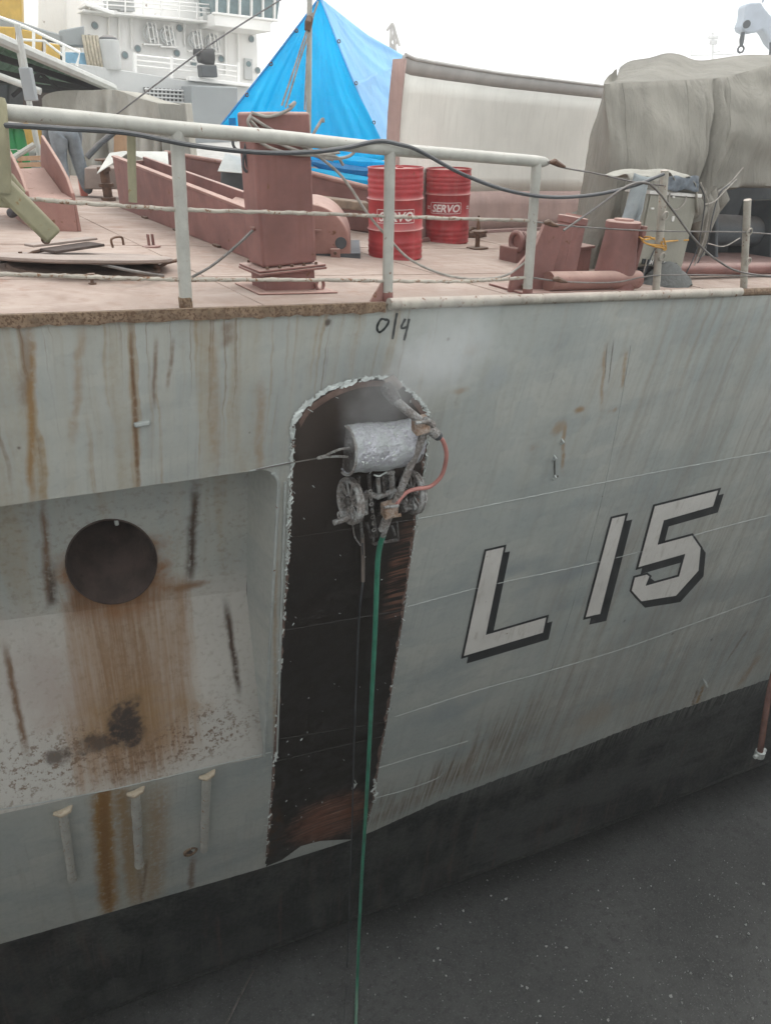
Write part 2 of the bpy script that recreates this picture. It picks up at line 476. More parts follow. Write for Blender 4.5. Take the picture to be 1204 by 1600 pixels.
        def band(a0, a1, b0, b1, col, amt, lo=0.35):       # streaky curtain between two edges
            nonlocal c
            a0, a1, b0, b1 = map(np.asarray, (a0, a1, b0, b1))
            k0 = float((b0[0] - a0[0]) / (b0[2] - a0[2])); k1 = float((b1[0] - a1[0]) / (b1[2] - a1[2]))
            wv = t.m('MULTIPLY', t.m('SUBTRACT', st1, 0.5), 0.5)
            xl = t.m('ADD', t.m('SUBTRACT', x, t.m('MULTIPLY_ADD', t.m('SUBTRACT', z, float(a0[2])), k0, float(a0[0]))), wv)
            xr = t.m('ADD', t.m('SUBTRACT', t.m('MULTIPLY_ADD', t.m('SUBTRACT', z, float(a1[2])), k1, float(a1[0])), x), wv)
            f = t.m('MULTIPLY', t.mr(xl, -0.05, 0.16), t.mr(xr, -0.05, 0.16))
            f = t.m('MULTIPLY', f, t.m('MULTIPLY', t.mr(z, float(b0[2]) - 0.25, float(b0[2]) + 0.25), t.mr(z, float(a0[2]) + 0.3, float(a0[2]) + 0.05)))
            f = t.m('MULTIPLY', f, t.mr(t.m('ADD', st2, t.m('MULTIPLY', fine, 0.4)), 0.5, 0.85, amt * lo, amt))
            c = t.mix(f, c, col)
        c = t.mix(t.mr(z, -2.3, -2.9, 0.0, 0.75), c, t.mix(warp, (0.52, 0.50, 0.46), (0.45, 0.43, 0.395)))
        stain(shelf(200, 1070), 0.95, 1.5, (0.35, 0.265, 0.195), 0.75, rag=0.6)
        stain(shelf(70, 1060), 0.5, 0.9, (0.36, 0.305, 0.275), 0.7, rag=0.7)
        stain(shelf(320, 1060), 0.42, 0.75, (0.52, 0.50, 0.46), 0.6, rag=0.5)
        band(shelf(92, 962), shelf(305, 938), shelf(104, 1238), shelf(318, 1210), (0.30, 0.205, 0.135), 0.95, 0.5)
        band(shelf(150, 960), shelf(232, 945), shelf(165, 1235), shelf(262, 1215), (0.21, 0.125, 0.065), 0.8, 0.3)
        stain(shelf(225, 1120), 0.75, 0.60, (0.25, 0.15, 0.06), 0.65, rag=1.0)
        stain(shelf(205, 1135), 0.22, 0.42, SO, 0.93, soft=0.75, rag=1.3)
        stain(shelf(158, 1160), 0.28, 0.13, SO, 0.75, rag=2.0); stain(shelf(85, 1178), 0.15, 0.10, DK, 0.8, rag=2.0)
        spk = t.mr(t.m('ADD', fine, t.m('MULTIPLY', t.noise(p, 48, 3, 0.6), 0.6)), 0.80, 0.95)
        for q_, rx_, rz_, am_ in ((shelf(320, 1150), 0.75, 0.45, 0.85), (shelf(60, 1190), 0.9, 0.45, 0.8), (shelf(200, 1190), 0.9, 0.4, 0.7)):
            v = t.vm('MULTIPLY', t.vm('SUBTRACT', p, (float(q_[0]), 0, float(q_[2]))), (1 / rx_, 0, 1 / rz_))
            q = t.m('ADD', t.vm('LENGTH', v), t.m('MULTIPLY', t.m('SUBTRACT', warp, 0.5), 1.6))
            c = t.mix(t.m('MULTIPLY', t.m('MULTIPLY', t.mr(q, 1.1, 0.2), spk), am_), c, (0.13, 0.075, 0.045))
        run(shelf(352, 935), shelf(378, 1095), 0.045, DK, 1.0, 0.5); run(shelf(5, 1000), shelf(42, 1180), 0.045, BR, 0.95, 0.5)
        run(wall(306, 750), wall(296, 915), 0.055, DK, 1.0, 0.6); run(wall(68, 780), wall(76, 950), 0.045, BR, 0.9, 0.7); run(wall(80, 880), wall(84, 950), 0.06, DK, 0.9, 0.8)
        hc = wall(176, 900)
        stain(hc, 0.60, 0.66, (0.22, 0.10, 0.035), 0.95, soft=0.55, rag=0.5)
        band(wall(100, 900), wall(252, 890), wall(100, 965), wall(252, 945), (0.13, 0.06, 0.025), 0.9, 0.5)
        stain(wall(300, 915), 0.28, 0.07, (0.20, 0.10, 0.04), 0.8)
        c = t.mix(t.m('MULTIPLY', t.mr(fine, 0.5, 0.68), 0.25), c, (0.20, 0.15, 0.10))
    # black boot topping below the painted line
    at = t.n('ShaderNodeAttribute', attribute_name='boot').outputs['Fac']
    edge = t.m('ADD', at, t.m('MULTIPLY', t.m('SUBTRACT', t.noise(p, 7, 5, 0.7), 0.5), t.mr(x, 0.5, 2.5, 0.03, 0.14)))
    bl = t.mix(t.mr(t.noise(t.vm('MULTIPLY', p, (2.2, 2.2, 1.2)), 1, 6, 0.6), 0.42, 0.7), (0.010, 0.0115, 0.0115), (0.050, 0.054, 0.050))
    bl = t.mix(t.m('MULTIPLY', t.m('MULTIPLY', t.mr(st2, 0.5, 0.72), t.mr(warp, 0.4, 0.65)), 0.6), bl, (0.085, 0.088, 0.085))
    bl = t.mix(t.m('MULTIPLY', t.mr(big, 0.5, 0.65), t.mr(st1, 0.4, 0.7, 0.0, 0.6)), bl, (0.075, 0.055, 0.045))
    bl = t.mix(t.m('MULTIPLY', t.mr(lng, 0.45, 0.62), t.mr(x, 0.5, 3.0, 0.2, 0.8)), bl, t.mix(warp, (0.075, 0.08, 0.078), (0.04, 0.042, 0.04)))
    bl = t.mix(t.m('MULTIPLY', t.mr(st1, 0.56, 0.7), t.mr(at, -0.4, -1.3, 0.0, 0.55)), bl, (0.085, 0.055, 0.045))
    bl = t.mix(t.m('MULTIPLY', t.m('MULTIPLY', t.mr(at, -0.5, -0.02), t.mr(x, 1.2, 3.5)), t.mr(st2, 0.42, 0.62, 0.0, 0.7)), bl, (0.15, 0.155, 0.145))
    fb = t.mr(edge, 0.006, -0.006)
    c = t.mix(fb, c, bl)
    h = t.m('ADD', t.m('MULTIPLY', fine, 0.5), t.m('MULTIPLY', t.noise(p, 3.2, 3), 2.2))
    h = t.m('ADD', h, t.m('MULTIPLY', t.noise(p, 1.3, 2), 7.0))
    M[name] = t.bsdf(c, t.mr(fine, 0.3, 0.7, 0.42, 0.62), 0, h, 0.22, 0.012, 0.4)
REG = [(-99, -.38, -4.7, 99), (-99, -.38, -99, -4.7), (-.38, 2.6, -4.7, 99), (-.38, 2.6, -99, -4.7), (2.6, 99, -4.7, 99), (2.6, 99, -99, -4.7)]
for k_, b_ in enumerate(REG): hull_material('hull_paint_%d' % k_, 'side', (b_[0] - .35, b_[1] + .35, b_[2] - .6, b_[3] + .6))
hull_material('hull_paint', 'side', (900, 901, 900, 901))
hull_material('pocket_paint', 'pocket')

def deck_material():
    t = NT('deck_paint'); p = t.pos()
    n1 = t.noise(p, 0.9, 6, 0.6); n2 = t.noise(p, 7, 6, 0.65); n3 = t.noise(p, 45, 4)
    c = t.mix(t.mr(n1, 0.35, 0.65), (0.30, 0.235, 0.198), (0.385, 0.31, 0.265))
    c = t.mix(t.m('MULTIPLY', t.mr(n2, 0.45, 0.7), 0.55), c, (0.25, 0.17, 0.135))
    c = t.mix(t.m('MULTIPLY', t.mr(t.noise(p, 1.7, 5, 0.6, 0.6), 0.52, 0.7), 0.5), c, (0.23, 0.17, 0.14))
    c = t.mix(t.m('MULTIPLY', t.mr(t.noise(t.vm('MULTIPLY', p, (1.2, 5, 1)), 1, 5), 0.5, 0.7), 0.4), c, (0.46, 0.39, 0.34))
    c = t.mix(t.m('MULTIPLY', t.mr(t.noise(p, 3.1, 7, 0.7), 0.60, 0.68), 0.55), c, (0.26, 0.15, 0.11))
    c = t.mix(t.m('MULTIPLY', t.mr(n3, 0.62, 0.75), 0.4), c, (0.2, 0.14, 0.11))
    M['deck_paint'] = t.bsdf(c, 0.8, 0, t.m('ADD', n2, t.m('MULTIPLY', n3, 0.3)), 0.25, 0.008, 0.25)
deck_material()
def bare_steel():
    t = NT('stripped_steel'); p = t.pos(); x, y, z = t._sep(p)
    n = t.noise(p, 5, 6, 0.65); f = t.noise(p, 40, 5, 0.6)
    c = t.mix(n, (0.010, 0.0088, 0.0075), (0.026, 0.021, 0.018))
    c = t.mix(t.m('MULTIPLY', t.mr(f, 0.55, 0.75), 0.5), c, (0.07, 0.06, 0.05))
    c = t.mix(t.mr(z, -2.6, -0.6, 0.0, 0.55), c, (0.085, 0.066, 0.055))
    ctr = hull(520, 1900 - 360)                           # the arm swings: smears are arcs
    o = hull(505, 1400)
    r = t.vm('LENGTH', t.vm('SUBTRACT', p, tuple(map(float, o))))
    arc = t.noise(t.m('MULTIPLY', r, 1.0), 34, 5, 0.6) if False else None
    cb = t.n('ShaderNodeCombineXYZ'); t.put(cb.inputs[0], t.m('MULTIPLY', r, 26)); t.put(cb.inputs[1], t.m('MULTIPLY', x, 1.3))
    ar = t.noise(cb.outputs[0], 1, 4, 0.6)
    def blob(pt, rx, rz):
        q = hull(*pt)
        v = t.vm('MULTIPLY', t.vm('SUBTRACT', p, (float(q[0]), 0, float(q[2]))), (1 / rx, 0, 1 / rz))
        return t.mr(t.m('ADD', t.vm('LENGTH', v), t.m('MULTIPLY', t.m('SUBTRACT', n, 0.5), 0.9)), 1.0, 0.4)
    c = t.mix(t.m('MULTIPLY', blob((515, 1280), 0.75, 0.75), t.mr(ar, 0.35, 0.6, 0.35, 1)), c, (0.19, 0.078, 0.045))
    c = t.mix(t.m('MULTIPLY', blob((500, 1265), 0.6, 0.35), t.mr(ar, 0.56, 0.68)), c, (0.42, 0.28, 0.21))
    c = t.mix(t.m('MULTIPLY', blob((625, 900), 0.22, 0.9), t.mr(ar, 0.45, 0.6)), c, (0.15, 0.075, 0.05))
    c = t.mix(t.m('MULTIPLY', blob((425, 1300), 0.2, 0.9), t.mr(n, 0.4, 0.6)), c, (0.07, 0.036, 0.02))
    M['stripped_steel'] = t.bsdf(c, t.mr(n, 0.3, 0.7, 0.35, 0.6), 0.0, t.m('ADD', f, n), 0.3, 0.006, 0.35)
bare_steel()
def ground_material():
    t = NT('dock_concrete'); p = t.pos()
    n1 = t.noise(p, 0.35, 5, 0.6); n2 = t.noise(p, 3, 6, 0.65); n3 = t.noise(p, 30, 4, 0.6)
    n4 = t.noise(p, 26, 4, 0.7); n5 = t.noise(p, 8, 5, 0.7)
    c = t.mix(t.mr(n1, 0.3, 0.7), (0.062, 0.064, 0.063), (0.105, 0.108, 0.105))
    c = t.mix(t.m('MULTIPLY', t.mr(n5, 0.48, 0.66), 0.6), c, (0.045, 0.046, 0.045))
    c = t.mix(t.m('MULTIPLY', t.mr(n2, 0.42, 0.7), 0.35), c, (0.055, 0.056, 0.055))
    c = t.mix(t.m('MULTIPLY', t.mr(n3, 0.5, 0.72), 0.35), c, (0.17, 0.172, 0.168))
    c = t.mix(t.m('MULTIPLY', t.mr(n4, 0.60, 0.70), 0.7), c, (0.25, 0.25, 0.245))
    M['dock_concrete'] = t.bsdf(c, 0.8, 0, t.m('ADD', n3, n2), 0.3, 0.02, 0.4)
ground_material()
paint('quay_concrete', (0.42, 0.41, 0.385), 0.85, var=0.2, bump=0.3)
paint('white_paint', (0.62, 0.61, 0.58), 0.55, var=0.06, streak=0.35, scol=(0.30, 0.27, 0.22), rust=0.05)
paint('black_paint', (0.022, 0.025, 0.027), 0.5, var=0.2, streak=0.3, scol=(0.07, 0.07, 0.065))
paint('marker_black', (0.03, 0.035, 0.035), 0.6)
paint('weld_paint', (0.35, 0.375, 0.36), 0.5, var=0.15, rust=0.12, sc=4)
paint('dark_weld', (0.05, 0.045, 0.04), 0.5)
paint('rail_paint', (0.36, 0.36, 0.325), 0.5, var=0.12, rust=0.10, sc=5, streak=0.2, scol=(0.2, 0.15, 0.1), dust=0.5, dcol=(0.5, 0.48, 0.43))
paint('rusty_rail', (0.36, 0.33, 0.28), 0.7, var=0.2, rust=0.42, sc=6, rcol=(0.16, 0.085, 0.045))
paint('olive_paint', (0.25, 0.235, 0.15), 0.6, var=0.15, rust=0.22, sc=4, rcol=(0.20, 0.14, 0.07), dust=0.4)
paint('red_primer', (0.195, 0.092, 0.08), 0.7, var=0.2, rust=0.16, dust=0.75, dcol=(0.47, 0.35, 0.30), streak=0.5, scol=(0.17, 0.075, 0.06))
paint('pink_primer', (0.26, 0.138, 0.115), 0.75, var=0.16, rust=0.16, dust=0.6, dcol=(0.50, 0.37, 0.31), streak=0.45, scol=(0.25, 0.12, 0.1))
paint('dark_primer', (0.16, 0.075, 0.065), 0.7, var=0.2, rust=0.1, dust=0.6, dcol=(0.36, 0.26, 0.23))
paint('rust_iron', (0.10, 0.055, 0.035), 0.85, var=0.35, sc=8, dust=0.3)
paint('wire_steel', (0.16, 0.15, 0.14), 0.5, 0.4, var=0.25, rust=0.25, sc=9)
paint('black_rubber', (0.055, 0.06, 0.065), 0.55, var=0.25, dust=0.35, dcol=(0.28, 0.27, 0.26))
paint('grey_rope', (0.30, 0.28, 0.25), 0.9, var=0.25, sc=12, bump=0.5, bs=90)
paint('orange_rope', (0.50, 0.27, 0.06), 0.8, var=0.2)

# ================================================================== the dock
DZ, QY, FY = -11.8, -5.25, 17.5
def sheet(name, pts, mat, z=None, n=1):
    o = MB().add(pts, [tuple(range(len(pts)))]).build(name, mat, smooth=0)
    return tag(o, None, None, kind='structure')
def ground_grid():
    m = MB(); nx, ny = 90, 40
    xs = np.linspace(-30, 80, nx); ys = np.linspace(QY, FY, ny)
    m.grid([[V(a, b, DZ + 0.05 * math.sin(a * 0.7 + b) * math.sin(b * 0.9)) for a in xs] for b in ys])
    tag(m.build('dock_floor', 'dock_concrete'), None, None, kind='structure')
ground_grid()
sheet('quay_wall', [V(-30, QY, DZ - 1), V(80, QY, DZ - 1), V(80, QY, 0), V(-30, QY, 0)], 'quay_concrete')
sheet('far_quay_wall', [V(80, FY, DZ - 1), V(-30, FY, DZ - 1), V(-30, FY, 0), V(80, FY, 0)], 'quay_concrete')
sheet('dock_end_wall_forward', [V(-30, FY, DZ - 1), V(-30, QY, DZ - 1), V(-30, QY, 0), V(-30, FY, 0)], 'quay_concrete')
sheet('dock_end_wall_aft', [V(80, QY, DZ - 1), V(80, FY, DZ - 1), V(80, FY, 0), V(80, QY, 0)], 'quay_concrete')
sheet('ground', [V(-30, FY, 0), V(80, FY, 0), V(260, FY, 0), V(260, 260, 0), V(-260, 260, 0), V(-260, FY, 0)], 'quay_concrete')
sheet('quay', [V(-260, -260, 0), V(260, -260, 0), V(260, QY, 0), V(-260, QY, 0)], 'quay_concrete')

# ================================================================== the ship: side, pocket, deck
ship = thing('landing_ship', 'grey warship in dry dock with rust-streaked side and red primed deck', 'ship', (4, 5, ZBIL))
SX0, SX1 = -9.0, 34.0
XL = -5.6                                             # forward end of the pocket, left of the picture
cols = sorted(set(list(np.round(np.arange(SX0, 12, 0.1), 3)) + list(np.arange(12, SX1 + 1, 1.0)) + [XL, XR, XR - 0.22]))
cols = [c for c in cols if not any(abs(c - q) < 0.045 and c != q for q in (XL, XR, XR - 0.22))]
def zrow(s, v):                                       # v: 0 deck, 1 pocket lip, 2 pocket foot, 3 boot line, 4 bilge
    zt = PZT(min(max(s, -6), 4)) if s < 4 else PZT(4) - 0.02 * (s - 4)
    zb = PZB(s) if s < 0 else PZB(0) + 0.05 * s * (1 if s < 6 else 6 / s)
    K = [zd(s), min(zt, zd(s) - 0.5), zb, bootz(s), ZBIL]
    i = min(int(v), 3); f = v - i
    return K[i] * (1 - f) + K[i + 1] * f
side_rows = [0, .02, .06, .12, .25, .375, .5, .625, .75, .875, 1, 1.125, 1.25, 1.375, 1.5, 1.625, 1.75, 1.875, 2, 2.07, 2.14, 2.25, 2.375, 2.5, 2.625, 2.75, 2.875, 3]
bot_rows = [3, 3.1, 3.2, 3.35, 3.5, 3.65, 3.8, 3.9, 4.0]
def plating(name, rows, mat, hole=False):
    m = MB(); idx = {}
    def vid(i, j):
        if (i, j) not in idx:
            s = cols[i]; z = zrow(s, rows[j])
            idx[(i, j)] = len(m.v); m.v.append((s, hullY(s, z), z))
        return idx[(i, j)]
    for i in range(len(cols) - 1):
        for j in range(len(rows) - 1):
            if hole and XL <= cols[i] and cols[i + 1] <= XR + 1e-6 and 1 <= rows[j] and rows[j + 1] <= 2: continue
            m.f.append((vid(i, j), vid(i, j + 1), vid(i + 1, j + 1), vid(i + 1, j)))
    return m
def bootattr(o):
    me = o.data
    a = me.attributes.new('boot', 'FLOAT', 'POINT'); r = ROOT[o.name]
    a.data.foreach_set('value', [v.co.z + r[2] - bootz(v.co.x + r[0]) for v in me.vertices])
sp = plating('side_plating', side_rows, 'hull_paint', True)
RC = 0.20                                             # rounded upper corner of the pocket
arc = []
cx_, cz_ = XR - RC, PZT(XR - RC) - RC
for i in range(13):
    a = math.pi / 2 * (1 - i / 12)
    s = cx_ + RC * math.cos(a); z = cz_ + RC * math.sin(a)
    arc.append(V(s, hullY(s, z), z))
arc[0] = V(XR - RC, hullY(XR - RC, PZT(XR - RC)), PZT(XR - RC))
corner = V(XR, hullY(XR, PZT(XR)), PZT(XR))
sp.add([corner] + arc, [(0, i + 1, i + 2) for i in range(12)])
so = sp.build('side_plating', 'hull_paint', ship, smooth=40)
bootattr(so)
so.data.materials.clear()
for k_ in range(6): so.data.materials.append(M['hull_paint_%d' % k_])
for f_ in so.data.polygons:
    cx, cz = f_.center[0] + 4, f_.center[2] + ZBIL
    f_.material_index = [k_ for k_, b_ in enumerate(REG) if b_[0] <= cx < b_[1] and b_[2] <= cz < b_[3]][0]
bp_ = plating('bottom_plating', bot_rows, 'hull_paint')
# turn of the bilge and the flat bottom
n0 = len(cols)
G = []
for s in cols:
    y0 = hullY(s, ZBIL)
    G.append([V(s, y0 + 0.9 * (1 - math.cos(a)), ZBIL - 0.55 * math.sin(a)) for a in np.linspace(0, math.pi / 2, 6)] + [V(s, 14.5, ZBIL - 0.6)])
bp_.grid(G)
bootattr(bp_.build('bottom_plating', 'hull_paint', ship, smooth=40))
# the pocket: lip roof + rounded corner + after cheek, back wall with the hawse hole, sloping shelf
def backpt(p):                                        # straight in from an edge point to the back wall
    return wall_pt(p[0] - 0.0, p[2])
lip = [V(s, hullY(s, PZT(s)), PZT(s)) for s in np.linspace(XL, XR - RC, 24)]
edge = lip[:-1] + arc
for v in np.linspace(0.06, 1, 16):
    z = (cz_) * (1 - v) + PZB(XR) * v
    edge.append(V(XR, hullY(XR, z), z))
m = MB(); G = []
for p in edge:
    if p[2] > JR[2]:
        b = wall_pt(p[0], p[2])
    else:
        f = (p[2] - JR[2]) / (PZB(XR) - JR[2])
        q = V(XR, hullY(XR, PZB(XR)), PZB(XR)); b = jline(XR) * (1 - f) + q * f
        b[2] = p[2] if f < 0.999 else q[2]
    G.append([p * (1 - t) + b * t for t in (0, .08, .3, .6, 1)])
m.grid(G, flip=True)
bootattr(m.build('pocket_cheek', 'hull_paint', ship, smooth=50))
hc, he = wall(178, 872), wall(243, 880)
HR = float(np.linalg.norm(he - hc)) * 1.0
uw = unit(JL - JR); vw = unit(np.cross(WN, uw)); vw = vw if vw[2] > 0 else -vw
ring = [wall(174 + 71 * math.cos(a), 877 - 66 * math.sin(a)) for a in np.linspace(0, 2 * math.pi, 49)[:-1]]
outer = [jline(XR), wall_pt(XR, PZT(XR) + 0.02), wall_pt(XL, PZT(XL) + 0.02), jline(XL)]
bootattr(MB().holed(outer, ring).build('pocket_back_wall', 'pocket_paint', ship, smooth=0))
inn = -unit(WN) if WN[1] < 0 else unit(WN)
inn = unit(inn * 0.9 + V(0, 0, 0.55))
m = MB(); o_ = len(m.v)
m.grid([[p + inn * t for p in ring + ring[:1]] for t in (0, .15, .5, 1.2, 2.2)])
paint('pipe_rust', (0.07, 0.05, 0.042), 0.85, var=0.35, sc=3)
hp = m.build('hawse_pipe', 'pipe_rust', ship)
MB().tube([p - inn * .004 for p in ring + ring[:2]], .008, 8).build('rim', 'pipe_rust', hp)
m = MB().add([p + inn * 2.2 for p in ring], [tuple(range(len(ring)))]); m.build('inner_bulkhead', 'pipe_rust', hp, smooth=0)
MB().box(wall(182, 815) - inn * 0.01, (0.035, 0.035, 0.05)).build('lug', 'weld_paint', hp, bevel=0.01)
G = []
for s in np.linspace(XL, XR, 22):
    k = V(s, hullY(s, PZB(s)), PZB(s)); j = jline(s)
    G.append([j * (1 - t) + k * t for t in np.linspace(0, 1, 14)])
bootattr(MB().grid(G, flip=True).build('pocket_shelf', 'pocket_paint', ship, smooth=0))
m = MB(); q = wall_pt(XL, PZT(XL)); k = V(XL, hullY(XL, PZB(XL)), PZB(XL)); e = V(XL, hullY(XL, PZT(XL)), PZT(XL))
bootattr(m.add([e, q, jline(XL), k], [(0, 1, 2, 3)]).build('pocket_cheek', 'pocket_paint', ship, smooth=0))
# half-round beads along the pocket's edge
tubeobj('pocket_edge_bead', [p + V(0, -0.004, 0) for p in edge[29:]], 0.016, 'weld_paint', ship)
b0, b1 = hull(433, 757, 0.01), hull(424, 1178, 0.01)
m = MB().tube([hull(433 - 9 * t, 757 + 421 * t, 0.012) + V(0.075, 0, 0) for t in np.linspace(0, 1, 12)], 0.013, 8)
m.build('doubler_strip', 'weld_paint', ship)

# deck
m = MB(); ys = [0.0, 0.15, 0.6, 1.5, 3, 5, 8, 14.4]
m.grid([[V(s, yy, zd(s) + (0.0 if yy else -0.004)) for s in cols] for yy in ys])
m.build('deck_plating', 'deck_paint', ship)
m = MB()
m.grid([[V(s, 14.4, zd(s)) for s in cols], [V(s, 14.5, ZBIL - 0.6) for s in cols]], flip=True)
m.grid([[V(SX0, 0, zd(SX0)), V(SX0, 14.4, zd(SX0))], [V(SX0, hullY(SX0, bootz(SX0)), bootz(SX0)), V(SX0, 14.4, bootz(SX0))], [V(SX0, hullY(SX0, ZBIL), ZBIL), V(SX0, 14.4, ZBIL)]])
bootattr(m.build('far_plating', 'hull_paint', ship))
# deck edge: a rusty lip forward, a half-round gunwale pipe aft
m = MB()
m.grid([[V(s, -0.012, zd(s) - 0.062 + 0.008 * math.sin(s * 23) * math.sin(s * 7) + 0.005 * math.sin(s * 57)) for s in np.linspace(SX0, -0.01, 160)],
        [V(s, -0.016 - 0.004 * math.sin(s * 41), zd(s) - 0.03) for s in np.linspace(SX0, -0.01, 160)],
        [V(s, -0.014, zd(s) + 0.012) for s in np.linspace(SX0, -0.01, 160)],
        [V(s, 0.03, zd(s) + 0.012) for s in np.linspace(SX0, -0.01, 160)],
        [V(s, 0.04, zd(s) - 0.002) for s in np.linspace(SX0, -0.01, 160)]], flip=True)
paint('edge_rust', (0.185, 0.13, 0.085), 0.85, var=0.3, sc=12, rust=0.6, rcol=(0.085, 0.05, 0.03), streak=0.5, scol=(0.10, 0.06, 0.035))
m.build('deck_edge_lip', 'edge_rust', ship)
paint('gunwale_paint', (0.33, 0.31, 0.265), 0.6, var=0.2, rust=0.26, sc=4, streak=.3, dust=0.5, dcol=(0.52, 0.43, 0.37))
xe = plY(1152, 466, 0)[0]
tubeobj('gunwale_pipe', [V(s, -0.01, zd(s) + 0.0) for s in np.linspace(0.02, xe, 40)], 0.045, 'gunwale_paint', ship, 14)
tubeobj('gunwale_pipe', [V(s, 0.02, zd(s) - 0.01) for s in np.linspace(xe + 0.02, 20, 40)], 0.04, 'edge_rust', ship, 10)

# weld seams
SEAMS = [[(643, 812), (700, 802), (760, 790), (900, 762), (1050, 733), (1204, 705), (1330, 682)],
         [(636, 948), (757, 916), (898, 886), (1015, 858), (1099, 832), (1204, 804), (1330, 770)],
         [(617, 1120), (748, 1078), (851, 1050), (968, 1015), (1062, 982), (1204, 930), (1320, 890)],
         [(590, 1200), (640, 1185), (690, 1170), (730, 1158)],
         [(586, 1247), (640, 1232), (682, 1216), (692, 1205), (694, 1190), (695, 1176)],
         [(-60, 1278), (0, 1265), (110, 1246), (200, 1228), (320, 1200), (424, 1175)],
         [(390, 736), (420, 729), (452, 722)], [(985, 540), (960, 680), (937, 790), (890, 960), (845, 1090)],
         [(412, 1290), (426, 1288)]]
for i, sm in enumerate(SEAMS):
    pts = [hull(q[0], q[1], 0.0) for q in spline([np.array([*q_, 0.0]) for q_ in sm], 24)]
    pts = [p + V(0, -0.001, 0.002 * math.sin(k * 1.9)) for k, p in enumerate(pts)]
    vert = i == 7
    MB().tube(pts, [(0.004 if vert else 0.0065) * (1 + 0.25 * math.sin(k * 2.3)) for k in range(len(pts))], 6).build('weld_seam', 'weld_paint', ship)

paint('lump_paint', (0.42, 0.36, 0.27), 0.7, var=0.2, rust=0.25, sc=8, rcol=(.2, .11, .05))
paint('bar_paint', (0.36, 0.36, 0.33), 0.6, var=0.15, rust=0.32, sc=5, rcol=(.22, .12, .055))
# welded bars below the pocket, each with a blob of weld at its head; drain hole; pad eye
for (x0, y0), (x1, y1) in [((98, 1268), (113, 1372)), ((211, 1238), (217, 1350)), ((322, 1212), (318, 1326))]:
    a, b = hull(x0, y0), hull(x1, y1)
    pts = [a * (1 - t) + b * t + V(0, -0.02, 0) for t in np.linspace(0, 1, 14)]
    ob = MB().tube(pts, [0.052 + 0.006 * random.uniform(-1, 1) for _ in pts], 10).build('welded_bar', 'bar_paint', ship)
    MB().tube([a + V(-0.09, -0.03, 0.05), a + V(-0.02, -0.055, 0.03), a + V(0.06, -0.05, 0.04), a + V(0.10, -0.02, 0.06)], [0.02, 0.045, 0.04, 0.015], 8).build('weld_lump', 'lump_paint', ob)
q = hull(298, 1330)
m = MB().torus(q, V(0, -1, -0.2), 0.075, 0.022, 20, 8)
ob = m.build('drain_rim', 'edge_rust', ship)
MB().lathe(q + V(0, 0.01, 0), V(0, -1, -0.2), [(0, 0.07), (0.012, 0.07)], 20).build('drain_hole', 'pipe_rust', ob)
q = hull(1098, 1066)
MB().prism([q + V(-0.06, 0, 0.10), q + V(0.06, 0, -0.03), q + V(-0.01, -0.10, -0.05)], V(0.02, 0, 0.02)).build('pad_eye', 'weld_paint', ship, bevel=0.006)
for px, py in ((864, 715), (864, 745), (876, 690)):
    q = hull(px, py)
    MB().tube([q + V(0, -0.0, 0.03), q + V(0.01, -0.03, 0), q + V(0, 0, -0.03)], 0.012, 8).build('weld_stub', 'weld_paint', ship)
tubeobj('weld_stub', [hull(866, 714, 0.01), hull(866, 742, 0.01)], 0.006, 'dark_weld', ship)
MB().box(hull(222, 662, 0.01), (0.11, 0.04, 0.035)).build('weld_stub', 'weld_paint', ship, bevel=0.01)

# hull number and chalk mark: paint films that follow the plating
def film(name, poly, off, mat, parent, step=0.12):
    pts = []
    for i, a in enumerate(poly):
        b = poly[(i + 1) % len(poly)]
        n = max(1, int(math.hypot(b[0] - a[0], b[1] - a[1]) / 14))
        pts += [(a[0] + (b[0] - a[0]) * k / n, a[1] + (b[1] - a[1]) * k / n) for k in range(n)]
    P2 = [Vector((x, -y, 0)) for x, y in pts]
    tris = tessellate_polygon([P2])
    bm = bmesh.new()
    vs = [bm.verts.new(hull(x, y, off)) for x, y in pts]
    for t in tris:
        try: bm.faces.new([vs[i] for i in t])
        except ValueError: pass
    for _ in range(4):
        lg = [e for e in bm.edges if e.calc_length() > 0.13]
        if not lg: break
        bmesh.ops.subdivide_edges(bm, edges=lg, cuts=1)
        bmesh.ops.triangulate(bm, faces=bm.faces)
    for v in bm.verts: v.co.y = hullY(v.co.x, v.co.z) - off
    bmesh.ops.recalc_face_normals(bm, faces=bm.faces)
    m = MB(); bm.verts.index_update()
    m.add([tuple(v.co) for v in bm.verts], [tuple(v.index for v in f.verts) for f in bm.faces])
    bm.free()
    return m.build(name, mat, parent, smooth=0)
def z7(l): return [(700 + x / 2.736, 740 + y / 2.736) for x, y in l]
def outline(poly, g):                                  # grow a pixel outline by g
    n = len(poly); out = []
    A = sum(poly[i][0] * poly[(i + 1) % n][1] - poly[(i + 1) % n][0] * poly[i][1] for i in range(n))
    sg = 1 if A > 0 else -1
    for i in range(n):
        p, q, r = np.array(poly[i - 1]), np.array(poly[i]), np.array(poly[(i + 1) % n])
        e1, e2 = (q - p) / np.linalg.norm(q - p), (r - q) / np.linalg.norm(r - q)
        n1, n2 = np.array([e1[1], -e1[0]]) * sg, np.array([e2[1], -e2[0]]) * sg
        k = n1 + n2; k = k / max(0.35, 1 + n1 @ n2)
        out.append(tuple(q + k * g))
    return out
Lp = z7([(162, 332), (237, 315), (160, 690), (418, 615), (404, 680), (66, 780)])
Onep = z7([(700, 192), (756, 179), (648, 600), (587, 614)])
Fivep = z7([(882, 140), (1152, 72), (1130, 140), (920, 200), (893, 305), (1040, 265), (1077, 318), (1068, 415), (972, 522), (825, 546), (783, 500), (797, 445), (848, 432), (858, 440), (842, 480), (985, 440), (1012, 343), (812, 400)])
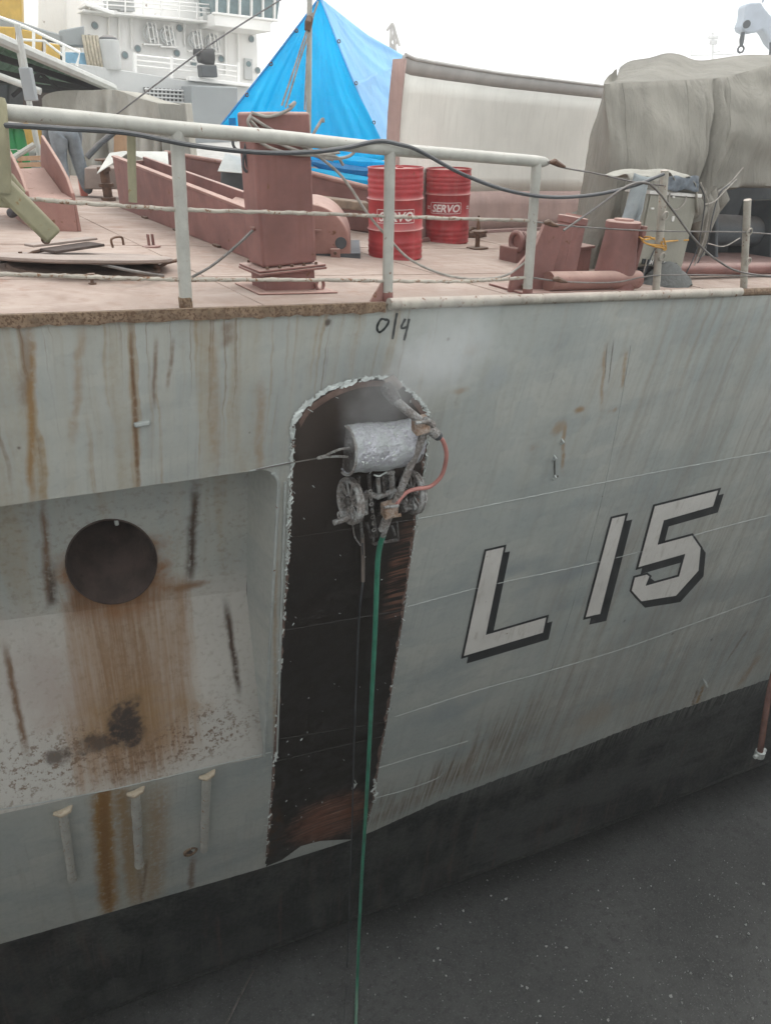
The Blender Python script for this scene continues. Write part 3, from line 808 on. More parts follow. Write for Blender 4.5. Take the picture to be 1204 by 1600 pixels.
for nm, face, sh in (('letter_l', Lp, (7, 9)), ('digit_one', Onep, (8, 9)), ('digit_five', Fivep, (6, 8))):
    ob = None
    w = film(nm, face, 0.009, 'white_paint', ship)
    w['label'] = {'letter_l': 'white letter L of the hull number with black drop shadow', 'digit_one': 'white figure 1 of the hull number with black drop shadow', 'digit_five': 'white figure 5 of the hull number with black drop shadow'}[nm]
    film('black_outline', outline(face, 3.2), 0.006, 'black_paint', w)
    film('drop_shadow', [(x + sh[0], y + sh[1]) for x, y in outline(face, 2.0)], 0.003, 'black_paint', w)
def strokes(name, lines, w, off, mat, parent):
    m = MB()
    for ln in lines:
        P = spline([np.array([*q, 0.0]) for q in ln], 5)
        L, R = [], []
        for i, p in enumerate(P):
            tg = unit(P[min(i + 1, len(P) - 1)] - P[max(i - 1, 0)]); nn = np.array([-tg[1], tg[0], 0]) * w / 2 * (1 + 0.15 * math.sin(i * 1.7))
            L.append(hull(*(p + nn)[:2], off)); R.append(hull(*(p - nn)[:2], off))
        m.grid([L, R])
    return m.build(name, mat, parent, smooth=0)
mk = strokes('chalked_mark', [[(604, 500), (595, 499), (589, 511), (592, 519), (600, 514), (607, 503), (603, 498)], [(620, 489), (617, 505), (613, 530)],
                              [(633, 498), (627, 510), (629, 513), (637, 510)], [(639, 498), (636, 512), (631, 532)]], 3.6, 0.004, 'marker_black', ship)
mk['label'] = 'hand painted mark 0/4 just below the deck edge'

# ================================================================== strip of bare steel behind the crawler
LE = [(456, 662), (457, 700), (455, 740), (452, 800), (450, 860), (446, 930), (440, 1000), (435, 1080), (429, 1160), (424, 1240), (418, 1310), (415, 1354)]
RE = [(669, 648), (667, 690), (660, 740), (651, 800), (644, 850), (637, 900), (628, 970), (617, 1040), (606, 1110), (592, 1190), (583, 1250), (566, 1311)]
TOP = [(456, 662), (470, 640), (490, 622), (515, 606), (545, 596), (575, 591), (603, 590), (625, 600), (645, 616), (660, 632), (669, 648)]
BOT = [(415, 1354), (440, 1344), (470, 1322), (500, 1314), (535, 1312), (566, 1311)]
def ip(tab, t):
    ts = np.linspace(0, 1, len(tab)); return np.array([np.interp(t, ts, [q[0] for q in tab]), np.interp(t, ts, [q[1] for q in tab])])
def coons(u, v):
    L, R, T, B = ip(LE, v), ip(RE, v), ip(TOP, u), ip(BOT, u)
    c = (1 - u) * (1 - v) * np.array(LE[0]) + u * (1 - v) * np.array(RE[0]) + (1 - u) * v * np.array(LE[-1]) + u * v * np.array(RE[-1])
    return (1 - u) * L + u * R + (1 - v) * T + v * B - c
m = MB()
nu, nv = 40, 110
jit = lambda: random.uniform(-1.6, 1.6)
G = []
for j in range(nv + 1):
    row = []
    for i in range(nu + 1):
        q = coons(i / nu, j / nv)
        e = 1 if i in (0, nu) or j == 0 else 0
        row.append(hull(q[0] + e * jit(), q[1] + e * jit(), 0.004))
    G.append(row)
strip = m.grid(G).build('stripped_steel_strip', 'stripped_steel', ship, smooth=0)
strip['label'] = 'tall round-topped strip blasted to dark bare steel with ragged paint edges'
for a, b in (((446, 985), (630, 953)), ((434, 1155), (604, 1128)), ((455, 840), (645, 812)), ((428, 1190), (600, 1150))):
    tubeobj('weld_seam', [hull(a[0] + (b[0] - a[0]) * t, a[1] + (b[1] - a[1]) * t, 0.004) for t in np.linspace(0, 1, 16)], 0.006, 'stripped_steel', strip, 6)
paint('primer_edge', (0.17, 0.115, 0.095), 0.6, var=0.3, sc=9)
G = [[hull(q[0] + dx, q[1] + dy, 0.007) for q in spline([np.array([*p, 0.]) for p in [(470, 668), (482, 648), (500, 634), (525, 619), (555, 608), (580, 604), (606, 604)]], 5)] for dx, dy in ((0, 0), (-3, -9))]
MB().grid(G).build('primer_band', 'primer_edge', strip, smooth=0)
G = [[hull(q[0] + dx, q[1] + dy, 0.007) for q in spline([np.array([*p, 0.]) for p in [(640, 625), (652, 640), (660, 655), (658, 690)]], 5)] for dx, dy in ((0, 0), (7, -6))]
MB().grid(G).build('primer_band', 'primer_edge', strip, smooth=0)
for tab, sg in ((LE, 1), (RE, -1)):
    Pn = [ip(tab, t) for t in np.linspace(0.01, .97, 160)]
    MB().grid([[hull(q[0] - 1.0 * sg, q[1], .006) for q in Pn], [hull(q[0] + sg * max(.3, 2.6 + 2.2 * math.sin(i * .9) * math.sin(i * .37) + random.uniform(-1.2, 1.2)), q[1] + random.uniform(-1, 1), .0055) for i, q in enumerate(Pn)]]).build('primer_band', 'primer_edge', strip, smooth=0)
# curled flakes of loosened paint along the ragged edge: too many and too small to count
paint('flake_paint', (0.55, 0.59, 0.57), 0.6, var=0.2, sc=20)
m = MB()
def flake(P, size, along):
    n = unit(V(0, -1, -0.25)); a = unit(along); b = unit(np.cross(n, a))
    ang = random.uniform(-0.7, 0.7)
    a, b = a * math.cos(ang) + b * math.sin(ang), -a * math.sin(ang) + b * math.cos(ang)
    L, W = size * random.uniform(0.8, 2.6), size * random.uniform(0.25, 0.65)
    lift = random.uniform(0.15, 0.9); g = []
    for i in range(3):
        row = []
        for j in range(3):
            u, v = i / 2, j / 2 - 0.5
            row.append(P + a * (v * L * (1 - 0.4 * u * random.random())) + b * W * (u * (1 - 0.3 * lift * u)) + n * (0.006 + lift * W * u * u * 0.8 + 0.004 * random.random()))
        g.append(row)
    m.grid(g); m.grid([[p - n * 0.004 for p in r] for r in g], flip=True)
def border(tab, n, size, sgn, prob=lambda t: 1):
    for k in range(n):
        t = random.random()
        if random.random() > prob(t) * (0.35 + 0.65 * (math.sin(t * 41 + size * 900) * math.sin(t * 17 + 1) > -0.15)): continue
        q = ip(tab, t); q2 = ip(tab, min(1, t + 0.01)); q1 = ip(tab, max(0, t - 0.01))
        A, B = hull(*q1, 0.004), hull(*q2, 0.004)
        nn = unit(np.array([-(q2 - q1)[1], (q2 - q1)[0], 0]))[:2] * sgn
        q = q + nn * random.uniform(-1.5, 4.0)
        flake(hull(*q, 0.004), size * random.choice([0.3, 0.4, 0.5, 0.7, 0.9, 1.2, 1.7]), (B - A) * sgn)
border(TOP, 700, 0.020, -1)
border(LE, 800, 0.021, 1, lambda t: 1 if t < 0.45 else 0.35)
border(RE, 600, 0.019, -1, lambda t: 0.75 if t < 0.35 else 0.45)
for px, py in [(690, 1228), (586, 1240), (584, 1248), (583, 1235), (583, 1225), (552, 1225), (430, 1180), (428, 1186)]:
    for _ in range(4): flake(hull(px + random.uniform(-2, 2) - (104 if px == 690 else 0), py + random.uniform(-5, 5), 0.004), 0.05, V(0, 0.2, -1))
for _ in range(60):
    q = coons(random.random(), random.random() ** 0.7)
    flake(hull(*q, 0.004), random.uniform(0.008, 0.02), V(random.random() - .5, 0.1, -0.5))
fl = m.build('paint_flakes', 'flake_paint', strip, smooth=0)
fl['kind'] = 'stuff'

# ================================================================== guard rail along the deck edge
RY = 0.10
R_ = lambda x, y, dy=0.0: plY(x, y, RY + dy)
def postpts(b, t, n=8):
    A, B = R_(*b), R_(*t); A = V(A[0], A[1], zd(A[0]) - 0.005)
    return [A * (1 - q) + B * q for q in np.linspace(0, 1, n)]
a0 = postpts((291, 480), (276, 200))[0]
rail = thing('pipe_guard_rail', 'grey pipe guard rail with thin rusty lower rods along the deck edge', 'railing', a0)
top = [R_(*q) for q in [(-140, 165), (0, 175), (140, 187), (276, 201), (440, 215), (608, 233), (730, 243), (838, 252)]]
MB().tube(spline(top, 6), 0.043, 14).build('top_rail', 'rail_paint', rail)
MB().tube([R_(838, 252), R_(848, 253), R_(856, 254)], [0.043, 0.04, 0.02], 12).build('rail_end', 'rail_paint', rail)
mid = [(-140, 302), (0, 308), (100, 315), (200, 322), (290, 328), (400, 331), (500, 334), (606, 338), (700, 341), (832, 345)]
low = [(-140, 425), (0, 428), (120, 432), (200, 435), (290, 437), (450, 437), (604, 439), (700, 440), (760, 438), (826, 433)]
for ln in (mid, low):
    pts = spline([R_(*q) for q in ln], 12)
    MB().tube([p + V(0, 0, random.uniform(-.003, .003)) for p in pts], [0.0125 * random.uniform(.85, 1.2) for _ in pts], 8).build('rod', 'rusty_rail', rail)
for b, t, r in (((291, 480), (276, 203), 0.042), ((605, 472), (609, 236), 0.040), ((823, 462), (838, 254), 0.040)):
    p = MB().tube(postpts(b, t), r, 14).build('post', 'rail_paint', rail)
    q = R_(*b); q = V(q[0], q[1], zd(q[0]))
    MB().tube([q, q + UP * 0.07], r + 0.003, 14).build('rusty_foot', 'edge_rust' if b[0] < 300 else 'red_primer', p)
g = R_(606, 472)
MB().prism([V(g[0] - 0.03, g[1], zd(g[0])), V(g[0] - 0.17, g[1], zd(g[0])), V(g[0] - 0.03, g[1], zd(g[0]) + 0.17)], V(0, 0.02, 0)).build('gusset', 'pink_primer', rail)
MB().tube([R_(205, 205), R_(206, 260), R_(208, 316)], 0.026, 12).build('short_post', 'olive_paint', rail)
# hinged olive arm hanging from the rail's forward end
A = [R_(-6, 140), R_(4, 292)]
arm = thing('hinged_arm', 'olive drab steel arm bent at the rail end, at the left edge of the picture', 'arm', R_(0, 300))
MB().tube([R_(-8, 150, -.05), R_(-8, 160, -.05), R_(-4, 230, -.05), R_(0, 300, -.05)], [0.05, 0.06, 0.064, 0.064], 12).build('upright', 'olive_paint', arm)
p0, p1 = R_(2, 288, -.05), R_(78, 364, -.05); ax = unit(p1 - p0); pe = unit(np.cross(ax, V(0, 1, 0)))
MB().box((p0 + p1) / 2, (float(np.linalg.norm(p1 - p0)) + 0.06, 0.07, 0.115), ax, V(0, 1, 0), pe).build('strut', 'olive_paint', arm, bevel=0.02)
MB().prism([R_(-30, 270, -.05), R_(20, 270, -.05), R_(42, 300, -.05), R_(20, 326, -.05), R_(-30, 322, -.05)], V(0, 0.05, 0)).build('bracket', 'olive_paint', arm, bevel=0.012)
MB().torus(R_(72, 374, -.06), V(0, 1, 0), 0.022, 0.006, 14, 6).build('ring', 'rust_iron', arm)

# wire guard rail aft
wrail = thing('wire_guard_rail', 'slim cream posts with slack guard wires beside the grey cabinet', 'railing', postpts((1025, 455), (1036, 272))[0])
for b, t in (((1024, 455), (1038, 266)), ((1162, 447), (1167, 312))):
    p = MB().tube(postpts(b, t), 0.036, 12).build('post', 'gunwale_paint', wrail)
    for k in (0.28, 0.62):
        q = R_(b[0] + (t[0] - b[0]) * k, b[1] + (t[1] - b[1]) * k, -.04)
        MB().torus(q + V(0.05, 0, 0), V(0, 1, 0.2), 0.035, 0.009, 14, 6).build('wire_eye', 'gunwale_paint', p)
for ln in ([(852, 252), (880, 262), (930, 271), (993, 285), (1036, 290)], [(832, 346), (900, 354), (1026, 361), (1166, 363), (1260, 372)], [(826, 433), (880, 440), (960, 441), (1030, 430), (1166, 431), (1260, 437)]):
    MB().tube(spline([R_(*q, -.03) for q in ln], 8), 0.007, 6).build('guard_wire', 'wire_steel', wrail)
for x, y in ((868, 255), (858, 349), (872, 437)):
    c = R_(x, y, -.03)
    MB().tube([c + V(-0.07, 0, 0.01), c + V(-0.03, -0.01, 0.012), c + V(0.03, 0.0, -0.01), c + V(0.10, 0, -0.03)], [0.012, 0.026, 0.022, 0.01], 8).build('turnbuckle', 'rust_iron', wrail)

# hoses, cables and ropes slung along the rail
def cable(name, label, pts, r, mat, cat='cable', n=8, sub=8):
    P = spline(pts, sub)
    o = MB().tube(P, r, n).build(name, mat, loc=P[0])
    return tag(o, label, cat)
cable('power_cable', 'thick black cable draped over the top rail to the grey cabinet',
      [R_(x, y, -0.09) for x, y in [(-140, 186), (0, 195), (100, 201), (200, 208), (300, 227), (400, 238), (480, 238), (540, 231)]] +
      [R_(590, 223, -0.04) + V(0, 0, 0.01), R_(625, 226, -0.06), R_(655, 236, -0.09)] + [R_(x, y, -0.09) for x, y in [(720, 271), (790, 297), (860, 308), (930, 304), (990, 290), (1036, 272)]], 0.0145, 'black_rubber')
cable('slack_wire', 'slack steel wire running down from the rail end past the cabinet post',
      [R_(x, y, -0.12) for x, y in [(880, 360), (930, 325), (975, 293), (1005, 285), (1025, 297), (1055, 335), (1085, 375), (1120, 407), (1165, 427), (1260, 436)]], 0.010, 'wire_steel')
cable('slack_rope', 'brown rope hanging from the red square trunk across the drums to the deck',
      [R_(x, y, 0.06) for x, y in [(470, 225), (520, 262), (545, 290), (575, 335), (605, 370), (640, 405), (690, 428), (740, 436), (790, 430), (826, 405)]], 0.010, 'grey_rope')
cable('loose_rope', 'thin rope lying from the forward rail post up to the red trunk',
      [R_(x, y, 0.08) for x, y in [(300, 433), (330, 416), (365, 388), (395, 360)]], 0.009, 'wire_steel')

# ================================================================== red square trunk with ropes
tx0, tx1, ty0, ty1 = -0.745, -0.30, 0.54, 0.82
tz = zd(-0.52)
tc = V((tx0 + tx1) / 2, (ty0 + ty1) / 2, tz)
th = 1.235
trunk = thing('square_vent_trunk', 'tall red primed square steel trunk with ropes slung round it', 'vent trunk', tc)
MB().box(tc + UP * (th / 2 + 0.10), (tx1 - tx0, ty1 - ty0, th - 0.2)).build('casing', 'red_primer', trunk, bevel=0.022, seg=3)
MB().box(tc + UP * (0.085), (tx1 - tx0 - 0.02, ty1 - ty0 - 0.02, 0.18)).build('foot', 'red_primer', trunk, bevel=0.01)
fl_ = MB().box(tc + UP * 0.165, (tx1 - tx0 + 0.12, ty1 - ty0 + 0.12, 0.018)).box(tc + UP * 0.186, (tx1 - tx0 + 0.11, ty1 - ty0 + 0.11, 0.016)).build('flange', 'red_primer', trunk, bevel=0.004)
for i in range(5):
    for yy in (ty0 - 0.035, ty1 + 0.035):
        q = V(tx0 + 0.02 + i * (tx1 - tx0 - 0.04) / 4, yy, tz + 0.195)
        MB().lathe(q, UP, [(0, 0.013), (0.018, 0.013)], 6).build('bolt', 'rust_iron', fl_)
MB().box(V(tc[0] + 0.02, tc[1], zd(tc[0]) + 0.006), (tx1 - tx0 + 0.22, ty1 - ty0 + 0.2, 0.012), V(1, 0, -0.091), None, V(0.091, 0, 1)).build('doubler_plate', 'pink_primer', trunk, bevel=0.005)
MB().tube([V(tx0 - 0.035, ty0 + 0.1, tz + 0.47), V(tx0 + 0.03, ty0 + 0.1, tz + 0.47)], 0.014, 8).build('stud', 'red_primer', trunk)
T_ = lambda x, y, dy=0: plY(x, y, ty0 - 0.02 + dy)
rope = thing('slung_rope', 'grey ropes looped round the top of the red trunk', 'rope', T_(440, 240))
for ln in ([(393, 176), (420, 182), (450, 172), (461, 160), (452, 166)], [(391, 182), (420, 200), (460, 222), (490, 238), (525, 245), (536, 258)],
           [(391, 188), (415, 212), (445, 228), (480, 240), (520, 250)], [(396, 216), (425, 232), (460, 241), (500, 242), (530, 238)],
           [(392, 180), (387, 190), (392, 200)], [(455, 236), (475, 236), (486, 228)], [(484, 232), (500, 243), (520, 248), (545, 244), (560, 230)], [(488, 212), (497, 196), (504, 186), (505, 191)]):
    MB().tube(spline([T_(*q, -0.01 * random.random()) for q in ln], 6), 0.011, 8).build('loop', 'grey_rope', rope)
coil = thing('hanging_hose_loops', 'dark thin hose loops hanging off the left of the red trunk', 'hose', plY(380, 260, 0.7))
for ln in ([(392, 196), (376, 205), (364, 220), (370, 234), (392, 240)], [(390, 205), (382, 235), (380, 258), (386, 268), (392, 250), (392, 220)], [(388, 215), (384, 240), (388, 262), (393, 235)]):
    MB().tube(spline([plY(*q, 0.7) for q in ln], 6), 0.010, 8).build('loop', 'black_rubber', coil)

# ================================================================== oil drums
paint('drum_red', (0.345, 0.04, 0.045), 0.5, var=0.22, sc=4, rust=0.14, dust=0.6, streak=0.55, scol=(0.30, 0.10, 0.09))
paint('drum_white', (0.62, 0.55, 0.53), 0.6, var=0.1)
def text_tris(txt, size=1.0, shear=0.0, bold=0.0):
    cu_ = bpy.data.curves.new('lettering', 'FONT')
    cu_.body = txt; cu_.size = size; cu_.shear = shear; cu_.offset = bold; cu_.align_x = 'CENTER'; cu_.resolution_u = 3
    o = bpy.data.objects.new('lettering', cu_); C.objects.link(o)
    dg = bpy.context.evaluated_depsgraph_get(); dg.update()
    me = o.evaluated_get(dg).to_mesh()
    bm = bmesh.new(); bm.from_mesh(me)
    bmesh.ops.triangulate(bm, faces=bm.faces); bm.verts.index_update()
    r = [tuple(v.co) for v in bm.verts], [tuple(v.index for v in f.verts) for f in bm.faces]
    bm.free(); bpy.data.objects.remove(o); bpy.data.curves.remove(cu_)
    return r
SERVO = text_tris('SERVO', 0.125, 0.22, 0.004)
def drum(base, label, faceang, lab_h, sides=1):
    R, H = 0.288, 0.90
    d = thing('oil_drum', label, 'drum', base, 'red oil drums beside the winch cover')
    prof = [(0.0, R - .012), (0.0, R + .004), (.014, R + .006), (.024, R)]
    for k in range(3): z0 = .05 + k * .055; prof += [(z0, R), (z0 + .015, R + .007), (z0 + .03, R)]
    prof += [(.285, R), (.30, R + .015), (.315, R), (.585, R), (.60, R + .015), (.615, R)]
    for k in range(4): z0 = .66 + k * .05; prof += [(z0, R), (z0 + .015, R + .007), (z0 + .03, R)]
    prof += [(H - .018, R), (H - .01, R + .007), (H, R + .005), (H, R - .010), (H - .02, R - .014), (H - .02, 0.001)]
    MB().lathe(base, UP, prof, 48).build('shell', 'drum_red', d, smooth=50)
    MB().lathe(base + UP * (H - .02) + V(.12, .1, 0), UP, [(0, .035), (.014, .035), (.014, .02), (.02, .02)], 14).build('bung', 'drum_red', d)
    for sgn in range(sides):
        fa = faceang + sgn * 2.1
        def bend(x, y, rr):
            a = fa + x / R; return base + V(math.cos(a) * (R + rr), math.sin(a) * (R + rr), lab_h + y)
        m = MB().add([bend(x, y - .045, .0025) for x, y, z in SERVO[0]], SERVO[1])
        m.build('brand_lettering', 'drum_white', d, smooth=0)
        m = MB()
        w, h = 0.205, 0.062
        for x0, x1, y0, y1 in ((-w, w, h, h + .006), (-w, w, -h - .006, -h), (-w - .006, -w, -h, h), (w, w + .006, -h, h)):
            n = 10 if x1 - x0 > .1 else 1
            m.grid([[bend(x0 + (x1 - x0) * i / n, y, .0025) for i in range(n + 1)] for y in (y0, y1)])
        m.build('lettering_frame', 'drum_white', d, smooth=0)
        m = MB()
        for q in (-.012, .012):
            m.grid([[bend(-w - .085 + .06 * i / 4, q + y, .0025) for i in range(5)] for y in (-.006, .006)])
        m.build('emblem', 'drum_white', d, smooth=0)
    return d
def to_cam(p): return math.atan2(CAM[1] - p[1], CAM[0] - p[0])
db = deck(617, 401); drum(db, 'nearer red oil drum marked SERVO behind the middle rail post', to_cam(db) + 0.02, 0.445)
db2 = deck(697, 377); drum(db2, 'farther red oil drum marked SERVO in front of the cream bulwark', to_cam(db2) - 0.10, 0.445, 2)

# ================================================================== deck gear
dk = lambda x, y: V(x, y, zd(x))
SLX, SLZ = V(1, 0, -0.091), V(0.091, 0, 1)                 # the deck's own slope
# winch cover with a rounded end
wf = deck(548, 403); e1 = unit(V(.87, -.49, 0)); e2 = unit(V(.49, .87, 0))
h = 0.53; r = 0.42
prof = [wf - e1 * 1.25 + UP * .02, wf + UP * .02, wf + UP * .10]
prof = [wf - e1 * 1.25 + UP * .03] + [wf - e1 * r + e1 * r * math.cos(a) + UP * (.10 + (h - .10) * math.sin(a)) for a in np.linspace(0, math.pi / 2, 14)] + [wf - e1 * 1.25 + UP * h]
prof.insert(1, wf + UP * .03)
wc = thing('winch_cover', 'round-ended pink primed cover over a deck winch beside the near drum', 'winch cover', wf - e1 * .6 + e2 * .4)
MB().prism(prof, e2 * 0.95).build('housing', 'pink_primer', wc, bevel=0.012)
MB().prism([p * 1.0 - e2 * 0.004 for p in [wf - e1 * .55 + UP * .30, wf - e1 * .30 + UP * .28, wf - e1 * .30 + UP * .262, wf - e1 * .55 + UP * .282]], -e2 * 0.02).build('grab_handle', 'pink_primer', wc)
MB().lathe(wf - e1 * .10 + UP * .15 - e2 * 0.003, -e2, [(0, .06), (.006, .06)], 20).build('drain_slot', 'black_rubber', wc)
for k, dd in ((-.16, -.03), (-.72, -.02)):
    q = wf + e1 * k + e2 * dd - UP * .01
    l = MB().box(q + UP * .05, (.10, .05, .12), e1, e2).build('holding_lug', 'pink_primer', wc, bevel=0.008)
    MB().lathe(q + UP * .07 - e2 * .025, -e2, [(0, .018), (.02, .018)], 6).build('bolt', 'rust_iron', l)
MB().box(wf - e1 * .55 + e2 * .45 + UP * .005, (1.3, .9, .08), e1, e2).build('seat', 'black_rubber', wc)

# long red casing running inboard (seen nearly end on)
ln_, lf = deck(402, 410), deck(190, 325)
lf = V(ln_[0] + 0.05, lf[1], zd(ln_[0]))
ch = thing('long_casing', 'long low wedge-shaped red casing running across the deck behind the trunk', 'casing', (ln_ + lf) / 2)
hn, hf = 0.42, 0.66
pts = [dk(ln_[0], ln_[1] - .3), dk(lf[0], lf[1]), dk(lf[0], lf[1]) + UP * hf, dk(ln_[0], ln_[1] - .3) + UP * hn]
MB().prism(pts, V(0.05, 0, 0)).build('side_plate', 'red_primer', ch, bevel=0.008)
MB().prism([p + V(0.42, 0, 0) for p in pts], V(0.05, 0, 0)).build('side_plate', 'red_primer', ch, bevel=0.008)
MB().prism([p + V(0.05, 0, -0.05) for p in pts[1:3]] + [p + V(0.42, 0, -0.05) for p in pts[1:3]][::-1], V(0, -0.04, 0)).build('end_plate', 'red_primer', ch, bevel=0.006)
pr = [pts[3] + V(-0.012, 0, 0.0), pts[2] + V(-0.012, 0, 0.0), pts[2] + V(0.07, 0, 0.0), pts[3] + V(0.07, 0, 0.0)]
MB().prism([p + UP * 0.002 for p in pr], UP * 0.022).build('rim', 'pink_primer', ch, bevel=0.005)
MB().prism([pts[0] + V(.05, 0, .25), pts[1] + V(.05, 0, .30), pts[1] + V(.42, 0, .30), pts[0] + V(.42, 0, .25)], UP * 0.02).build('tray', 'dark_primer', ch)
for k in (.25, .5, .75):
    q = pts[0] * (1 - k) + pts[1] * k
    MB().box(q + V(-.02, 0, .01), (.04, .16, .03)).build('holding_lug', 'rust_iron', ch)

# chain guide: two curved cheeks and a sloping floor
fb = deck(128, 362)
cg = thing('chain_guide', 'pink primed chain guide with two raised side cheeks, in front of the bent worker', 'chain guide', fb)
F_ = lambda x, y, q: plX(x, y, q)
Y0 = fb[1]
def cheek(X, name='cheek'):
    z0 = zd(X)
    pl = [V(X, Y0, z0), V(X, Y0 + .02, z0 + .38), V(X, Y0 + .15, z0 + .52), V(X, Y0 + .45, z0 + .66), V(X, Y0 + .9, z0 + .82), V(X, Y0 + 1.15, z0 + .90), V(X, Y0 + 1.5, z0 + .6), V(X, Y0 + 1.5, z0)]
    return MB().prism(pl, V(0.035, 0, 0)).build(name, 'pink_primer', cg, bevel=0.008)
cheek(fb[0] - 0.035); cheek(fb[0] - 0.48)
z0 = zd(fb[0])
MB().prism([V(fb[0] - .445, Y0 - .005, z0), V(fb[0] - .445, Y0 - .005, z0 + .34), V(fb[0] - .445, Y0 + .5, z0 + .36), V(fb[0] - .445, Y0 + 1.3, z0 + .56), V(fb[0] - .445, Y0 + 1.3, z0)], V(0.41, 0, 0)).build('floor_plate', 'pink_primer', cg, bevel=0.01)
# red box behind the guide
q = dk(fb[0] - .42, Y0 + 4.0)
rb = thing('chain_locker_box', 'dusty red steel box with chamfered lid behind the chain guide', 'steel box', q)
MB().box(q + UP * .52, (.62, .5, 1.04)).build('body', 'pink_primer', rb, bevel=0.03)
MB().prism([q + V(-.31, -.25, 1.06), q + V(.31, -.25, 1.06), q + V(.31, .25, 1.2), q + V(-.31, .25, 1.2)], V(0, 0, .06)).build('lid', 'red_primer', rb, bevel=0.02)

# manhole with its cover lying askew
hcn = dk(-1.76, 1.78)
mh = thing('manhole_hatch', 'round grey-brown manhole cover lying askew with a dark gap, near the forward rail post', 'hatch', hcn)
paint('hatch_paint', (0.25, 0.20, 0.172), 0.75, var=0.15, rust=0.12, dust=0.3)
MB().lathe(hcn - UP * .01, SLZ, [(0, .60), (.035, .58), (.04, .5)], 48).build('coaming', 'rust_iron', mh)
ca = unit(V(0.10, 0.10, 1))
cov = MB().lathe(hcn + UP * .055, ca, [(0, .66), (.012, .685), (.03, .685), (.036, .67), (.036, .001)], 56).build('cover', 'hatch_paint', mh)
q = hcn + V(-.02, .30, .115)
MB().box(q, (.46, .22, .02), V(.93, .36, 0), V(-.36, .93, 0)).build('inspection_opening', 'pipe_rust', cov)
MB().box(q + V(-.05, .16, .03), (.60, .14, .02), V(.93, .36, -.02), V(-.36, .93, 0)).build('flap', 'hatch_paint', cov, bevel=0.005)
q = hcn + V(.30, .28, .09)
MB().tube(spline([q, q + V(0, 0, .07), q + V(.09, .03, .075), q + V(.10, .03, .01)], 4), 0.010, 8).build('handle', 'rust_iron', cov)
for px, py, nm in ((35, 409, 'dog'), (246, 425, 'dog')):
    q = deck(px, py)
    MB().tube([q + UP * .03, q + V(.10, .03, .06), q + V(.22, .06, .07)], 0.014, 8).lathe(q + UP * 0, UP, [(0, .03), (.05, .03), (.05, .015), (.08, .015)], 10).build(nm, 'rust_iron', mh)
q = deck(145, 444)
MB().lathe(q - UP * .01, UP, [(0, .028), (.02, .028), (.02, .012), (.06, .012), (.06, .03), (.085, .03)], 10).tube([q + V(-.05, 0, .05), q + V(.05, 0, .055)], 0.012, 8).build('wing_nut', 'rust_iron', mh)
cable('mooring_line', 'thin dark line lying across the manhole cover', [deck(x, y, .11 if 60 < x < 230 else .03) for x, y in [(-60, 412), (0, 409), (60, 403), (110, 405), (160, 414), (210, 424), (255, 431)]], 0.012, 'wire_steel', 'line')

# small deck fittings
def fitting(name, label, cat, px, py, fn):
    q = deck(px, py); t = thing(name, label, cat, q); fn(q, t); return t
def f_eye(q, t):
    MB().torus(q + UP * .05, V(.3, -1, 0), .04, .013, 20, 8).build('ring', 'red_primer', t)
    MB().box(q + UP * .005, (.14, .10, .012)).build('pad', 'red_primer', t, bevel=.003)
fitting('ring_bolt', 'small red ring bolt on the deck right of the trunk foot', 'ring bolt', 500, 455, f_eye)
def f_fork(q, t):
    MB().lathe(q, UP, [(0, .09), (.015, .085), (.02, .03)], 20).build('base', 'red_primer', t)
    for s in (-.022, .022): MB().box(q + V(s, 0, .07), (.018, .05, .11)).build('prong', 'red_primer', t, bevel=.006)
fitting('forked_lug', 'small red forked lug on the open deck behind the forward post', 'deck lug', 237, 386, f_fork)
def f_tee(q, t):
    MB().box(q + UP * .012, (.22, .18, .024)).build('base', 'rust_iron', t, bevel=.005)
    MB().lathe(q + UP * .02, UP, [(0, .03), (.16, .03), (.17, .08), (.20, .085), (.215, .03), (.30, .018), (.38, .012)], 16).build('stem', 'rust_iron', t)
    MB().tube([q + V(-.14, 0, .20), q + V(.14, 0, .20)], .018, 8).build('cross_bar', 'rust_iron', t)
fitting('valve_stem', 'rusty valve stem with cross bar standing right of the drums', 'valve', 745, 389, f_tee)
def f_low(q, t):
    MB().prism([q + V(-.22, 0, 0), q + V(.22, 0, 0), q + V(.18, 0, .10), q + V(-.05, 0, .16), q + V(-.2, 0, .06)], V(0, .12, 0)).build('wedge', 'rust_iron', t, bevel=.01)
fitting('steel_wedge', 'dark steel wedge lying against the foot of the cream bulwark', 'wedge', 742, 372, f_low)

# mooring bitts at the edge
bt = thing('mooring_bitts', 'pair of red primed bitts with flat caps on a pipe base at the deck edge', 'bitts', dk(2.2, .32))
def bitt(c, hgt_, r0, r1, lean):
    ax = unit(V(lean, 0.0, 1))
    p = MB().lathe(c, ax, [(0, r0), (.03, r0), (hgt_ - .07, r1), (hgt_ - .06, r1 + .012), (hgt_ - .01, r1 + .012), (hgt_, r1), (hgt_, .001)], 28).build('bitt_post', 'red_primer', bt)
    MB().lathe(c + ax * hgt_, ax, [(0, r1 * .62), (.018, r1 * .58), (.018, .001)], 24).build('cap', 'pink_primer', p)
    return p
cR = plY(955, 452, .36); cR = dk(cR[0], .36)
pR = bitt(cR, .62, .205, .150, .06)
MB().box(cR + V(.20, -.02, .28), (.05, .16, .58), unit(V(1, 0, -.15)), None, unit(V(.15, 0, 1))).build('rib', 'red_primer', pR, bevel=.008)
cL = plY(868, 450, .42); cL = dk(cL[0], .42)
pL = bitt(cL, .64, .15, .125, .20)
pz = lambda x, y: plY(x, y, .30)
